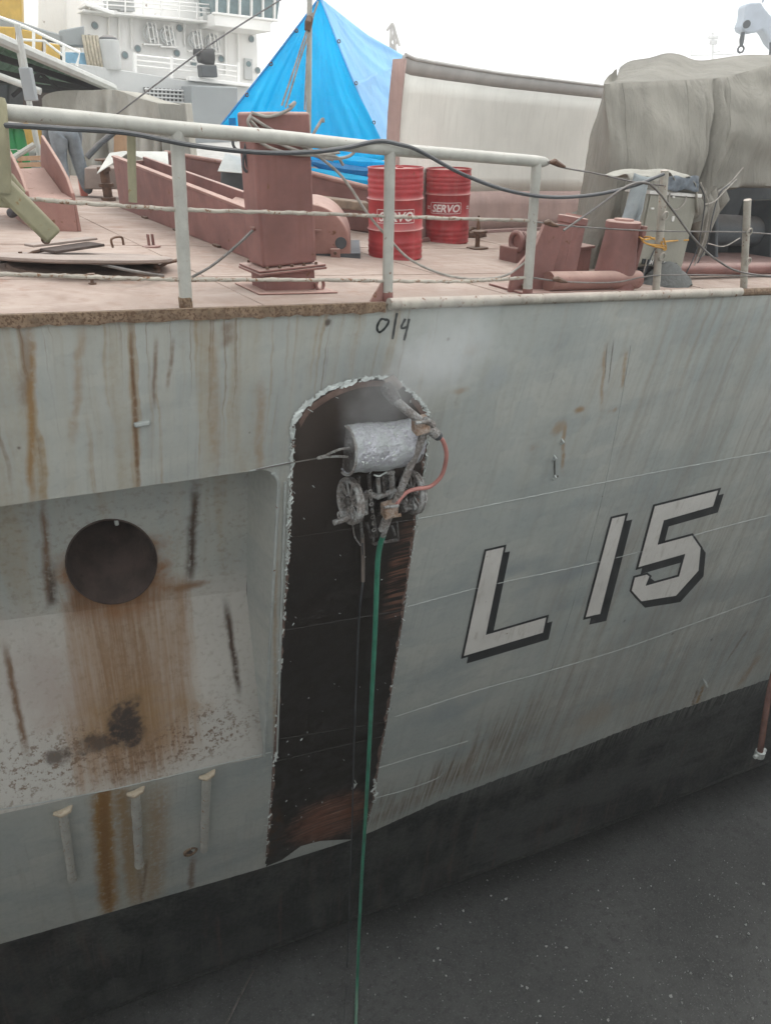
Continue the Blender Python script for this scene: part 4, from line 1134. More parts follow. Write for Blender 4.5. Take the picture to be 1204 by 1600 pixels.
MB().prism([pz(852, 346), pz(838, 382), pz(802, 424), pz(794, 463), pz(850, 466), pz(862, 430), pz(884, 352)], V(0, .035, 0)).build('side_plate', 'red_primer', bt, bevel=.006)
MB().box(pz(886, 395) + V(0.03, .1, 0), (.05, .2, .45), unit(V(1, 0, -.2)), None, unit(V(.2, 0, 1))).build('rib', 'red_primer', pL, bevel=.006)
MB().tube([dk(cL[0] - .28, .24) + UP * .10, dk(cR[0] + .20, .24) + UP * .10], .085, 20).build('base_pipe', 'pink_primer', bt)
MB().box(dk(2.18, .4) + UP * .01, (1.35, .50, .02), SLX, None, SLZ).build('base_plate', 'red_primer', bt, bevel=.005)
MB().lathe(pz(800, 455) + V(.11, -.02, .03), V(0, -1, 0), [(0, .035), (.03, .035)], 6).build('bolt', 'rust_iron', bt)
q = deck(812, 408)
sw = thing('hand_winch', 'small red hand winch with a round drum behind the rail end post', 'winch', q)
MB().box(q + V(.05, 0, .09), (.5, .3, .18)).build('frame', 'red_primer', sw, bevel=.015)
MB().tube([q + V(-.15, -.10, .24), q + V(.35, -.10, .24)], .085, 18).build('drum', 'red_primer', sw)
MB().torus(q + V(-.16, -.10, .24), V(1, 0, 0), .10, .03, 20, 8).torus(q + V(-.08, -.10, .24), V(1, 0, 0), .09, .02, 20, 8).build('flange', 'dark_primer', sw)
q = deck(893, 425)
cb = thing('cable_box', 'squat red steel box with lid between the two bitts', 'steel box', q)
MB().box(q + V(0, .1, .12), (.42, .3, .24)).build('body', 'red_primer', cb, bevel=.01)
MB().box(q + V(0, .1, .255), (.47, .35, .03)).build('lid', 'red_primer', cb, bevel=.008)
MB().tube(spline([q + V(-.08, 0, .28), q + V(-.04, -.02, .40), q + V(.02, 0, .36), q + V(.03, 0, .28)], 5), .016, 8).build('lug', 'dark_primer', cb)

# grey control cabinet with a cloth over its top
paint('cabinet_grey', (0.245, 0.24, 0.20), 0.5, var=0.08, dust=0.3, rust=0.02, streak=0.15)
paint('cloth_blue', (0.30, 0.335, 0.345), 0.9, var=0.15, bs=120)
paint('canvas_light', (0.33, 0.32, 0.28), 0.9, var=0.15, bs=120)
CY = .62
c0, c1, c2, c3 = plY(1012, 301, CY), plY(1091, 307, CY), plY(1063, 421, CY), plY(989, 414, CY)
w_ = float(np.linalg.norm(c1 - c0)); hh = float(np.linalg.norm(c3 - c0))
cbx = (c0 + c1 + c2 + c3) / 4
cab = thing('control_cabinet', 'grey steel control cabinet with a cloth thrown over its top behind a cream post', 'cabinet', dk(cbx[0], CY + .12))
cd = V(-.0, .26, 0)
MB().prism([c0, c1, c2, c3], cd + V(0.02, 0.02, 0)).build('casing', 'cabinet_grey', cab, bevel=.012)
MB().prism([c0 * .97 + c2 * .03 + V(0, -.004, 0), c1 * .97 + c3 * .03 + V(0, -.004, 0), c2 * .97 + c0 * .03 + V(0, -.004, 0), c3 * .97 + c1 * .03 + V(0, -.004, 0)], V(0, -.016, 0)).build('door', 'cabinet_grey', cab, bevel=.005)
MB().prism([c0 + V(-.01, -.03, -.01), c1 + V(.01, -.03, -.01), c1 + V(.01, -.03, .022), c0 + V(-.01, -.03, .022)], V(0, .33, 0)).build('drip_edge', 'white_paint', cab, bevel=.004)
for k, (x, y) in enumerate(((1051, 308), (1050, 342), (1018, 326))):
    q = plY(x, y, CY - .022)
    MB().box(q, (.035 if k != 2 else .045, .02, .05 if k == 1 else .018)).build('latch', 'white_paint', cab, bevel=.004)
MB().prism([plY(x, y, CY - .022) for x, y in ((1003, 404), (1056, 411), (1054, 419), (1001, 412))], V(0, -.006, 0)).build('name_plate', 'black_paint', cab)
npc, npr = plY(1028, 411.5, CY - .031), unit(plY(1056, 415, CY) - plY(1001, 408, CY)); npu = unit(np.cross(npr, V(0, 1, 0))); npu = npu if npu[2] > 0 else -npu
TR = text_tris('IM  TRACK', 0.062, 0, .002)
MB().add([npc + npr * x + npu * (y - .018) for x, y, z in TR[0]], TR[1]).build('lettering', 'white_paint', cab, smooth=0)
for s in (0.06, w_ - .06):
    q = c3 + unit(c2 - c3) * s + V(0, .12, 0); b = dk(q[0], q[1])
    MB().box((q + b) / 2, (.06, .06, float(q[2] - b[2]) + .02)).build('leg', 'black_rubber', cab)
MB().box((c2 + c3) / 2 + V(0, .16, -.10), (w_ * .8, .1, .16)).build('terminal_box', 'black_rubber', cab, bevel=.01)
# the cloth: sags over the top, hangs down the left
m = MB(); G = []
L0, R0 = plY(986, 282, CY - .06), plY(1100, 284, CY - .06)
nx, ny = 26, 12
for j in range(ny + 1):
    row = []
    for i in range(nx + 1):
        u, v = i / nx, j / ny
        p = L0 * (1 - u) + R0 * u + V(0, .38 * v, 0.03 + .05 * math.sin(u * 3.1) + .015 * math.sin(u * 17 + v * 5) + .012 * math.sin(v * 9 + u * 4))
        if u > .9: p[2] -= (u - .9) * 3.0 * (1 - .5 * v)
        if v < .15: p[2] -= .05 * (1 - v / .15) * (1 + .6 * math.sin(u * 23))
        row.append(p)
    G.append(row)
MB().grid(G).build('cloth_top', 'canvas_light', cab, solid=.006, smooth=60)
G = []
for j in range(15):
    v = j / 14; row = []
    xa, xb = np.interp(v, [0, .3, 1], [990, 984, 968]), np.interp(v, [0, .2, .7, 1], [1036, 1012, 1004, 996])
    yv = np.interp(v, [0, 1], [270, 352])
    for i in range(11):
        u = i / 10
        row.append(plY(xa + (xb - xa) * u, yv + 8 * math.sin(u * 3) - 3 * u, CY - .08 + .03 * math.sin(u * 9 + v * 3) * v + .05 * v))
    G.append(row)
MB().grid(G).build('cloth_hanging', 'cloth_blue', cab, solid=.006, smooth=60)
G = [[plY(1030 + 60 * u, 276 + 22 * v + 2 * math.sin(u * 12 + v * 3), CY - .05 + .015 * math.sin(u * 19 + v * 6)) for u in np.linspace(0, 1, 18)] for v in np.linspace(0, 1, 6)]
paint('cloth_dark', (0.14, 0.16, 0.18), 0.9, var=0.3, sc=8, bs=120)
MB().grid(G).build('cloth_fold', 'cloth_dark', cab, solid=.006, smooth=60)
lash = thing('orange_lashing', 'orange rope lashing the cabinet to the cream post', 'rope', plY(1020, 380, CY - .1))
for ln in ([(992, 366), (1005, 374), (1022, 372)], [(995, 368), (1008, 380), (1025, 383), (1040, 384)], [(1000, 376), (1018, 384), (1038, 388)], [(1036, 372), (1040, 388), (1036, 390), (1032, 378)], [(1034, 378), (1055, 376), (1075, 375)], [(998, 372), (1012, 370), (1022, 374)]):
    MB().tube(spline([plY(*q, RY - .05 if 1000 < q[0] < 1042 else CY - .04) for q in ln], 5), .008, 6).build('strand', 'orange_rope', lash)
wl = thing('cabinet_wiring', 'bundle of thin grey wires hanging down the right of the cabinet', 'wiring', plY(1090, 430, CY + .1))
for k, ln in enumerate(([(1090, 285), (1100, 310), (1096, 350), (1088, 390), (1070, 430)], [(1094, 285), (1106, 320), (1100, 370), (1082, 420), (1072, 440)], [(1098, 320), (1115, 315), (1130, 300), (1150, 280)], [(1150, 282), (1125, 300), (1112, 340), (1104, 380), (1080, 428)], [(1160, 262), (1140, 285), (1120, 300)], [(1046, 302), (1044, 320), (1055, 328), (1068, 318), (1072, 306)],
                       [(1030, 372), (1015, 405), (1005, 430), (990, 455)], [(1010, 405), (1000, 440), (986, 452)], [(1104, 380), (1130, 385), (1155, 372)])):
    MB().tube(spline([plY(*q, CY - .04 if k in (5, 6, 7) else CY + .06 + .04 * k) for q in ln], 6), .007, 6).build('wire', 'grey_rope' if k % 3 else 'black_rubber', wl)

# ================================================================== cream bulwark, tarpaulins
paint('cream_paint', (0.70, 0.69, 0.63), 0.6, var=0.06, sc=1.2, streak=0.18, scol=(0.36, 0.33, 0.28))
paint('bulwark_pink', (0.38, 0.265, 0.235), 0.7, var=0.12, streak=0.3, scol=(0.28, 0.18, 0.15))
bw = thing('inner_bulwark', 'tall curved cream bulwark with pinkish foot and grey flared rim behind the drums', 'bulwark', deck(745, 363))
base_px = [(628, 381), (690, 372), (745, 364), (820, 360), (890, 357), (960, 354), (1040, 350)]
top_px = [(628, 81), (640, 88), (700, 99), (780, 112), (860, 122), (940, 132), (1040, 143)]
BP = spline([deck(*q) for q in base_px], 5)
def topy(x): return float(np.interp(x, [q[0] for q in top_px], [q[1] for q in top_px]))
TH = []
for b in BP:
    hgt0 = 2.0
    for _ in range(6): hgt0 = hgt(b, topy(proj(b + UP * hgt0)[0]))
    TH.append(hgt0)
bn = unit(np.cross(BP[-1] - BP[0], UP)); bn = bn if bn[1] < 0 else -bn          # towards the camera
def bz(i, f, out=0.0): return BP[i] + UP * TH[i] * f + bn * out
n = len(BP)
bulge = lambda f: -0.10 * math.sin(f * math.pi)
for nm, fs, mt in (('foot_plating', np.linspace(0, .27, 4), 'bulwark_pink'), ('upper_plating', np.linspace(.27, .91, 8), 'cream_paint')):
    G = [[bz(i, f, bulge(f)) for i in range(n)] for f in fs]
    MB().grid(G).build(nm, mt, bw, solid=.05, soff=-1)
paint('rim_grey', (0.42, 0.41, 0.39), 0.6, var=0.1)
MB().grid([[bz(i, f, bulge(.91) + (f - .91) * 0.7) for i in range(n)] for f in (.91, .95, .985)]).build('flared_rim', 'rim_grey', bw, solid=.04)
MB().tube([bz(i, .99, bulge(.91) + .05) for i in range(n)], .022, 8).build('rim_pipe', 'rim_grey', bw)
e_ = unit(BP[1] - BP[0])
G = [[bz(0, f, bulge(f) + o) - e_ * w for f in np.linspace(0, .97, 12)] for o, w in ((.05, .0), (.05, .045), (-.12, .045))]
MB().grid(G).build('end_stiffener', 'bulwark_pink', bw, solid=.03)
MB().tube([BP[i] + bn * .04 for i in range(n)], .05, 8).build('foot_bar', 'dark_primer', bw)

def canvas_mat(name, col, dirt):
    t = NT(name); p = t.pos()
    n1 = t.noise(p, 0.8, 5, 0.6); n2 = t.noise(t.vm('MULTIPLY', p, (5, 5, 1.5)), 1, 5, 0.65); n3 = t.noise(p, 130, 2)
    c = t.mix(t.mr(n1, .3, .7), mul(col, .85), mul(col, 1.12))
    c = t.mix(t.m('MULTIPLY', t.mr(n2, .5, .72), .45), c, dirt)
    n4 = t.noise(t.vm('MULTIPLY', p, (2.6, 2.6, 0.9)), 1, 4, .55, 1.2)
    hh_ = t.m('ADD', t.m('ADD', t.m('MULTIPLY', n2, 1.6), t.m('MULTIPLY', n4, 4.0)), t.m('MULTIPLY', n3, .1))
    M[name] = t.bsdf(c, .88, 0, hh_, .5, .035, .2)
canvas_mat('canvas_tarp', (0.235, 0.225, 0.195), (0.155, 0.147, 0.13))
canvas_mat('canvas_pale', (0.36, 0.345, 0.30), (0.25, 0.235, 0.20))
def tarp_cover():
    hid = (4.9, 2.2)
    tp = thing('covered_machinery', 'large drab canvas cover over deck machinery at the right edge', 'tarpaulin', dk(4.6, 2.0))
    YF, YB = 1.55, 4.2
    # columns: (top px x, top px y, hem px x, hem px y, hem Y)
    colsT = [(962, 108, 899, 330, 2.9), (948, 122, 893, 400, 2.3), (944, 132, 898, 428, 1.75), (960, 131, 925, 440, 1.5), (1000, 129, 975, 446, 1.35), (1040, 127, 1010, 440, 1.3), (1080, 125, 1040, 420, 1.3), (1108, 124, 1066, 360, 1.3), (1126, 122, 1086, 318, 1.28), (1134, 121, 1102, 305, 1.2), (1160, 114, 1140, 292, 1.2), (1204, 102, 1204, 290, 1.2), (1270, 92, 1275, 296, 1.2), (1360, 90, 1370, 300, 1.2)]
    def cat(tab, u):
        P = spline([np.array(q, float) for q in tab], 10); x = u * (len(P) - 1); i = min(int(x), len(P) - 2); return P[i] * (1 - x + i) + P[i + 1] * (x - i)
    ridge = [(968, 106), (985, 98), (1010, 90), (1036, 84), (1060, 88), (1085, 93), (1120, 91), (1160, 89), (1204, 86), (1280, 82), (1380, 80)]
    NC, NR = 150, 34; G = []
    for i in range(NC + 1):
        u = i / NC; q = cat(colsT, u); rq = cat(ridge, u)
        Yt = YF + max(0, .16 - u) / .16 * 1.3
        T = plY(q[0], q[1], Yt); B = plY(q[2], q[3], q[4]); Rr = plY(rq[0], rq[1], YB)
        col = []
        for k in np.linspace(0, 1, 8)[:-1]:
            p = Rr * (1 - k) + T * k; p[2] += -.10 * math.sin(k * math.pi) + .02 * math.sin(u * 20 + k * 4); col.append(p)
        for j in range(NR + 1):
            v = j / NR
            p = T * (1 - v) + B * v
            bulge_ = .22 * math.sin(min(1, v * 1.15) * math.pi) * (1 if u < .5 else .6)
            amp = .10 * v ** .8 * (1 if u > .2 else .45)
            fold = math.sin(u * 55 + 2.2 * math.sin(u * 9) + v * 1.5) + .5 * math.sin(u * 121 + v * 2)
            sharp = math.exp(-((u - .60 + .03 * v) / .018) ** 2) - .8 * math.exp(-((u - .575 + .05 * v) / .016) ** 2)
            p = p - rt * (1.15 * bulge_ * max(0, 1 - u / .17)) + V(0, -bulge_ - amp * fold * .55 - sharp * .22 * v ** .6, 0)
            p = p + V(0, -.025 * math.sin(u * 31 - v * 13) * math.sin(v * 8), 0)
            col.append(p)
        if u > .56:                                  # hem gathered up in a roll
            for k in range(1, 5): col.append(col[-1] + V(0, .06 * k, -.05 + .025 * k))
        else:
            for k in range(1, 5): col.append(col[-1] + V(0, .03, -.01))
        G.append(col)
    MB().grid(G, flip=True).build('canvas', 'canvas_tarp', tp, solid=.008, smooth=70)
    cvs = [o for o in tp.children if o.name.startswith('canvas')][0]
    for i in (38, 66, 104, 128):
        MB().tube([p + V(0, -.006, 0) for p in G[i][7:40]], .009, 6).build('stitched_seam', 'canvas_tarp', cvs)
    # gathered folds hanging from the hem
    for k, (x0, y0, x1, y1) in enumerate(((1078, 310, 1092, 372), (1090, 300, 1098, 352), (1104, 296, 1094, 400), (1118, 298, 1112, 345))):
        a, b = plY(x0, y0, 1.25), plY(x1, y1, 1.3)
        MB().tube([a, a * .7 + b * .3 + V(.03, -.03, 0), a * .35 + b * .65, b], [.10, .12, .08, .04], 10).build('gathered_fold', 'canvas_tarp', tp, smooth=60)
    # machinery under the raised hem
    mc = thing('covered_winch', 'dark grey winch half hidden under the raised canvas hem', 'winch', dk(6.0, 2.6))
    MB().box(dk(8.2, 3.3) + UP * .55, (4.6, 1.4, 1.1)).build('gear_case', 'machine_grey', mc, bevel=.04)
    MB().tube([dk(6.1, 1.95) + UP * .42, dk(9.5, 1.95) + UP * .42], .20, 24).build('drum', 'machine_grey', mc)
    for xx in (6.0, 7.2, 8.4): MB().prism([dk(xx, 1.55) , dk(xx, 2.3), dk(xx, 2.2) + UP * .8, dk(xx, 1.75) + UP * .85], V(.06, 0, 0)).build('side_frame', 'machine_grey', mc, bevel=.02)
    MB().tube([dk(4.1, .75) + UP * .10, dk(8, .9) + UP * .10], .07, 12).build('pipe', 'dark_primer', mc)
    MB().box(dk(6.5, 1.6) + UP * .06, (4.4, .9, .12), SLX, None, SLZ).build('bed', 'dark_primer', mc, bevel=.02)
    # heap of canvas on deck below the cabinet
    hp_ = deck(1075, 452)
    m = MB(); g = []
    for i in range(14):
        row = []
        for j in range(18):
            a = 2 * math.pi * j / 17; rr = (i / 13)
            row.append(hp_ + V(.32 * rr * math.cos(a), .30 + .24 * rr * math.sin(a), .24 * (1 - rr ** 1.6) + .03 * math.sin(a * 5 + i) * rr - .01))
        g.append(row)
    o = m.grid(g, flip=True).build('canvas_heap', 'canvas_dark', loc=hp_, smooth=60)
    tag(o, 'crumpled dark grey canvas heap on deck below the cabinet', 'canvas')
paint('machine_grey', (0.075, 0.085, 0.09), 0.6, var=0.2, dust=.3, rust=.05)
canvas_mat('canvas_dark', (0.12, 0.125, 0.12), (0.08, 0.08, 0.08))
tarp_cover()

# blue tarpaulin tent
def blue_mat(name, col, tr):
    t = NT(name); p = t.pos()
    n1 = t.noise(p, 1.2, 4); n2 = t.noise(p, 9, 4)
    c = t.mix(t.mr(n1, .3, .7), mul(col, .92), mul(col, 1.08))
    b = t.n('ShaderNodeBsdfPrincipled'); t.put(b.inputs['Base Color'], c); b.inputs['Roughness'].default_value = .42
    bp = t.n('ShaderNodeBump'); bp.inputs['Strength'].default_value = .55; bp.inputs['Distance'].default_value = .05
    n5 = t.noise(t.vm('MULTIPLY', p, (4.5, 4.5, 1.3)), 1, 4, .55, 1.5)
    t.put(bp.inputs['Height'], t.m('ADD', t.m('MULTIPLY', n2, .25), t.m('MULTIPLY', n5, 1.6))); t.t.links.new(bp.outputs[0], b.inputs['Normal'])
    tl = t.n('ShaderNodeBsdfTranslucent'); t.put(tl.inputs[0], c)
    mx = t.n('ShaderNodeMixShader'); mx.inputs[0].default_value = tr
    t.t.links.new(b.outputs[0], mx.inputs[1]); t.t.links.new(tl.outputs[0], mx.inputs[2]); t.t.links.new(mx.outputs[0], t.out.inputs['Surface'])
    M[name] = t.mat
blue_mat('blue_tarp', (0.0, 0.62, 0.98), .55)
blue_mat('blue_tarp_glare', (0.36, 0.68, 0.97), .45)  # side panel: translucent glare painted in as a paler blue
blue_mat('blue_tarp_deep', (0.004, 0.22, 0.52), .3)
tent = thing('blue_tarpaulin_tent', 'bright blue tarpaulin tent pitched over a pole on the far deck', 'tent', V(3.0, 7.0, zd(3.0)))
AP = plY(499, -4, 7.2)
def panel(name, e0, e1_, mat, sag, nn=28, mm=40, s2=None):
    # ruled between two edges (each from top to bottom)
    G = []
    for i in range(nn + 1):
        u = i / nn; row = []
        for j in range(mm + 1):
            v = j / mm
            def at(e):
                x = u * (len(e) - 1); k = min(int(x), len(e) - 2); return e[k] * (1 - x + k) + e[k + 1] * (x - k)
            p = at(e0) * (1 - v) + at(e1_) * v
            p = p + unit(V(.4, 1, 0)) * sag * math.sin(u * math.pi) * math.sin(v * math.pi) + V(0, .035 * math.sin(v * 14 + u * 3) * u + .02 * math.sin(v * 37 + 2 * math.sin(u * 5)) * u + .03 * math.sin(u * 9 + v * 4) * v * (1 - v), 0)
            row.append(p)
        G.append(row)
    return MB().grid(G).build(name, mat, tent, solid=.006, smooth=60)
eL = [AP, plY(420, 100, 6.8), plY(345, 196, 6.5)]
eM = [AP, plY(553, 130, 6.9), plY(608, 250, 6.6)]
eR = [AP, plY(570, 50, 8.6), plY(638, 92, 10.0)]
pL = panel('front_panel', eL, [AP, plY(480, 140, 6.6), plY(468, 262, 6.3)], 'blue_tarp', .05)
panel('front_panel', [AP, plY(480, 140, 6.6), plY(468, 262, 6.3)], eM, 'blue_tarp', .04)
panel('side_panel', eM, [AP, plY(575, 55, 8.4), plY(637, 92, 9.6)], 'blue_tarp_glare', .05)
panel('side_panel', [plY(608, 250, 6.6), plY(553, 130, 6.9)], [plY(645, 275, 9.6), plY(637, 92, 9.6)], 'blue_tarp_glare', .0)
for k in range(3):
    a, b = plY(486, 240 + k * 13, 6.2 - .05 * k), plY(600, 255 + k * 15, 6.2 - .05 * k)
    MB().tube(spline([a, a * .6 + b * .4 + V(0, 0, -.05), b], 8), [.03 + .07 * math.sin(math.pi * q / 16) for q in range(17)], 8).build('ground_fold', ('blue_tarp', 'blue_tarp_deep')[k % 2], tent)
for ed in (eL, eM):
    P = spline(ed, 6)
    MB().tube([p + V(0, -.01, 0) for p in P], .014, 6).build('hem', 'blue_tarp_deep' if ed is eL else 'blue_tarp_glare', tent)
    for k in (3, 6, 9):
        MB().torus(P[k] + V(.02, -.03, 0), V(0, 1, 0), .022, .008, 12, 6).build('eyelet', 'rust_iron', tent)
MB().box(plY(363, 190, 6.4), (.10, .02, .09)).build('patch', 'blue_tarp_deep', tent)
# pole and guys in front of the tent
pb = plY(480, 330, 5.9); pb = V(pb[0], pb[1], zd(pb[0]))
pole = thing('steel_pole', 'thin grey pole with lashed ropes standing in front of the blue tent', 'pole', pb)
ptop = plY(484, -60, 5.9)
MB().tube([pb, V((pb[0] * .5 + ptop[0] * .5), 5.9, 1.6), ptop], .036, 12).build('tube', 'rail_paint', pole)
for ln in ([(480, 45), (462, 100), (440, 165)], [(482, 52), (468, 95), (446, 168)], [(488, 20), (480, 80), (476, 172)], [(497, 2), (489, 25), (484, 50)]):
    MB().tube([plY(*q, 5.82) for q in ln], .013, 6).build('guy_rope', 'grey_rope', pole)
MB().tube([plY(484, 28, 5.85), plY(482, 36, 5.82), plY(480, 48, 5.82)], [.045, .055, .04], 10).build('lashing', 'rust_iron', pole)
cable('stay_wire', 'long thin stay wire slanting down to the left across the white ship', [plY(470, -20, 9.0), plY(340, 62, 9.0), plY(240, 135, 9.0), plY(165, 192, 9.0)], .012, 'wire_steel', 'wire')

# ================================================================== clutter further in
def blk(name, label, cat, pts, vec, mat, bevel=.02):
    o = MB().prism(pts, vec).build(name, mat, loc=np.mean(pts, axis=0) - UP * 0, bevel=bevel)
    return tag(o, label, cat)
q = V(1.6, 8.2, zd(1.6))
co = thing('hatch_coaming', 'dark red hatch coaming with a pale rim behind the long casing', 'coaming', dk(2.2, 8.6))
A_, B_ = plY(258, 238, 9.5), plY(400, 262, 8.3); A2, B2 = plY(258, 300, 9.5), plY(400, 312, 8.3)
MB().prism([A_, B_, B2 - UP * .3, A2 - UP * .3], V(.1, .3, 0)).build('side_wall', 'dark_primer', co, bevel=.02)
MB().tube([A_, B_], .035, 10).build('rim', 'pink_primer', co)
A_, B_ = plY(475, 268, 5.6), plY(592, 298, 4.4)
MB().prism([A_, B_, V(B_[0], B_[1], zd(B_[0])), V(A_[0], A_[1], zd(A_[0]))], V(.1, .3, 0)).build('side_wall', 'dark_primer', co, bevel=.02)
MB().tube([A_, B_], .035, 10).build('rim', 'pink_primer', co)
A_, B_ = plY(480, 306, 4.6), plY(580, 318, 3.9)
paint('timber', (0.20, 0.15, 0.11), .85, var=.3, sc=8, streak=.3)
tag(MB().prism([A_, B_, B_ - UP * .10, A_ - UP * .12], V(.1, .3, 0)).build('timber_baulk', 'timber', loc=(A_ + B_) / 2, bevel=.015), 'weathered timber baulk lying behind the winch cover', 'timber')
paint('sheet_white', (0.50, 0.50, 0.46), .7, var=.12)
ct = plY(365, 268, 7.2)
tag(MB().add([plY(352, 240, 7.0), plY(396, 252, 6.9), plY(388, 272, 6.5), plY(340, 268, 6.6)], [(0, 1, 2, 3)]).build('paper_sheet', 'sheet_white', loc=ct, solid=.01, smooth=0), 'white sheet laid on the dark machine left of the trunk', 'sheet')
blk('dark_machine', 'dark machine block under the white sheet left of the trunk', 'machine', [plY(345, 262, 7.0), plY(396, 264, 6.9), plY(396, 315, 6.9), plY(345, 300, 7.0)], V(.2, .5, 0), 'machine_grey')
st_ = plY(186, 262, 7.4)
tag(MB().add([plY(193, 237, 8.0), plY(262, 238, 7.8), plY(264, 262, 7.4), plY(200, 240, 7.6), plY(172, 240, 8.0), plY(152, 272, 7.6)], [(0, 1, 2, 3), (0, 3, 5, 4)]).build('bent_sheet', 'sheet_white', loc=st_, solid=.01, smooth=0), 'bent white sheet propped beside the far end of the long casing', 'sheet')
paint('plywood', (0.42, 0.27, 0.16), .8, var=.12, streak=.2)
blk('plywood_board', 'small tan plywood board standing behind the short rusty post', 'board', [plY(178, 207, 9.5), plY(206, 209, 9.4), plY(206, 238, 9.4), plY(178, 238, 9.5)], V(.03, .05, 0), 'plywood', .005)
blk('steel_locker', 'low dusty steel locker behind the long casing', 'locker', [plY(132, 262, 8.6), plY(196, 262, 8.4), plY(196, 296, 8.4), plY(132, 296, 8.6)], V(.2, .5, 0), 'hatch_paint')
pv = plY(165, 280, 8.2); pv = V(pv[0], pv[1], zd(pv[0]))
va = thing('pipe_valve', 'stubby flanged pipe standing beside the bent white sheet', 'valve', pv)
MB().lathe(pv, UP, [(0, .11), (.05, .11), (.05, .07), (.2, .07), (.2, .11), (.25, .11), (.25, .07), (.42, .07), (.42, .10), (.48, .10)], 18).build('pipe', 'rust_iron', va)
MB().torus(pv + UP * .58, UP, .10, .015, 18, 6).tube([pv + UP * .46, pv + UP * .58], .015, 6).build('handwheel', 'rust_iron', va)
tag(MB().tube([plY(136, 246, 8.8), plY(155, 226, 8.8), plY(178, 207, 8.8)], .045, 10).build('leaning_pipe', 'machine_grey', loc=plY(136, 246, 8.8)), 'dark pipe leaning diagonally beside the bent worker', 'pipe')
rp = plY(131, 300, 8.9); rp = V(rp[0], rp[1], zd(rp[0]))
paint('post_red', (0.50, 0.16, 0.12), .6, var=.15)
tag(MB().box(rp + UP * .5, (.10, .10, 1.0)).build('red_post', 'post_red', loc=rp, bevel=.01), 'slim bright red post just behind the bent worker', 'post')
# green gas cylinders in a rack
paint('bottle_green', (0.012, 0.20, 0.05), .4, var=.15, dust=.3)
for k, px in enumerate((26, 41)):
    b = plY(px, 272, 12.6); b = V(b[0], b[1], zd(b[0]))
    g_ = thing('gas_cylinder', ('left one', 'right one')[k] + ' of two green gas cylinders under a white sheet at the left edge', 'gas cylinder', b, 'green gas cylinders')
    MB().lathe(b, UP, [(0, .11), (.02, .125), (.80, .125), (.88, .11), (.94, .06), (.96, .04), (1.02, .04)], 24).build('bottle', 'bottle_green', g_)
    MB().lathe(b + UP * 1.02, UP, [(0, .025), (.05, .03), (.08, .02)], 12).build('valve', 'wire_steel', g_)
    MB().lathe(b + UP * .50, UP, [(0, .128), (.012, .128)], 24).build('band', 'drum_white', g_)
c_ = plY(34, 186, 12.5)
G = [[c_ + V(-.35 + .75 * u, -.2 + .5 * v, .06 * math.sin(u * 3.1) - .12 * abs(2 * v - 1) ** 3 - (.15 if u in (0., 1.) else 0) + .02 * math.sin(u * 17 + v * 9)) for u in np.linspace(0, 1, 16)] for v in np.linspace(0, 1, 8)]
tag(MB().grid(G).build('plastic_cover', 'sheet_white', loc=c_, solid=.006, smooth=60), 'white plastic sheet thrown over the green gas cylinders', 'sheet')
tag(MB().tube([plY(16, 250, 11.9), plY(54, 226, 11.9)], .05, 8).build('lashing_bar', 'rail_paint', loc=plY(16, 250, 11.9)), 'grey bar slanting across the green gas cylinders', 'bar')
cr = plY(44, 275, 12.2); cr = V(cr[0], cr[1], zd(cr[0]))
pal = thing('wooden_crate', 'small slatted wooden crate at the foot of the gas cylinders', 'crate', cr)
for k in range(4): MB().box(cr + V(.12, -.3, .06 + .11 * k), (.6, .04, .08)).build('slat', 'plywood', pal, bevel=.004)
for k in (-.12, .36): MB().box(cr + V(k, -.26, .22), (.06, .04, .44)).build('corner_post', 'plywood', pal)

# ================================================================== blasting crawler on the ship's side
def metal_mat(name, col, wet, sludge, s1=9, met=.25):
    t = NT(name); p = t.pos()
    n1 = t.noise(p, s1, 6, .65); n2 = t.noise(p, 38, 5, .7); n3 = t.noise(p, 110, 3)
    c = t.mix(t.mr(n2, .3, .7), mul(col, .7), mul(col, 1.2))
    f = t.m('MULTIPLY', t.mr(t.m('ADD', n1, t.m('MULTIPLY', n2, .5)), .68, .86), sludge)
    c = t.mix(f, c, (.52, .56, .56))
    c = t.mix(t.m('MULTIPLY', t.mr(n3, .62, .72), .8 * min(1, sludge + .3)), c, (.62, .64, .63))
    M[name] = t.bsdf(c, t.mr(n1, .3, .7, wet, wet + .3), met, t.m('ADD', t.m('MULTIPLY', n2, .5), t.m('MULTIPLY', n1, 5)), .8, .02, .5)
metal_mat('crawler_cover', (.56, .57, .62), .25, .9, 5, .45)
metal_mat('crawler_frame', (.085, .072, .064), .4, .2)
metal_mat('crawler_pipe', (.27, .245, .225), .45, .5)
metal_mat('clamp_tan', (.36, .24, .165), .5, .3)
paint('hose_red', (.42, .19, .165), .45, var=.15, sc=6)
paint('hose_green', (.05, .235, .155), .4, var=.2, sc=4, dust=.25)
paint('hose_grey', (.20, .17, .15), .6, var=.2)
S = lambda x, y, o=0.0: hull(x, y, o)
cr_ = thing('blasting_crawler', 'wet muddy hydroblasting crawler clinging to the bare steel strip', 'crawler', S(590, 845, .05))
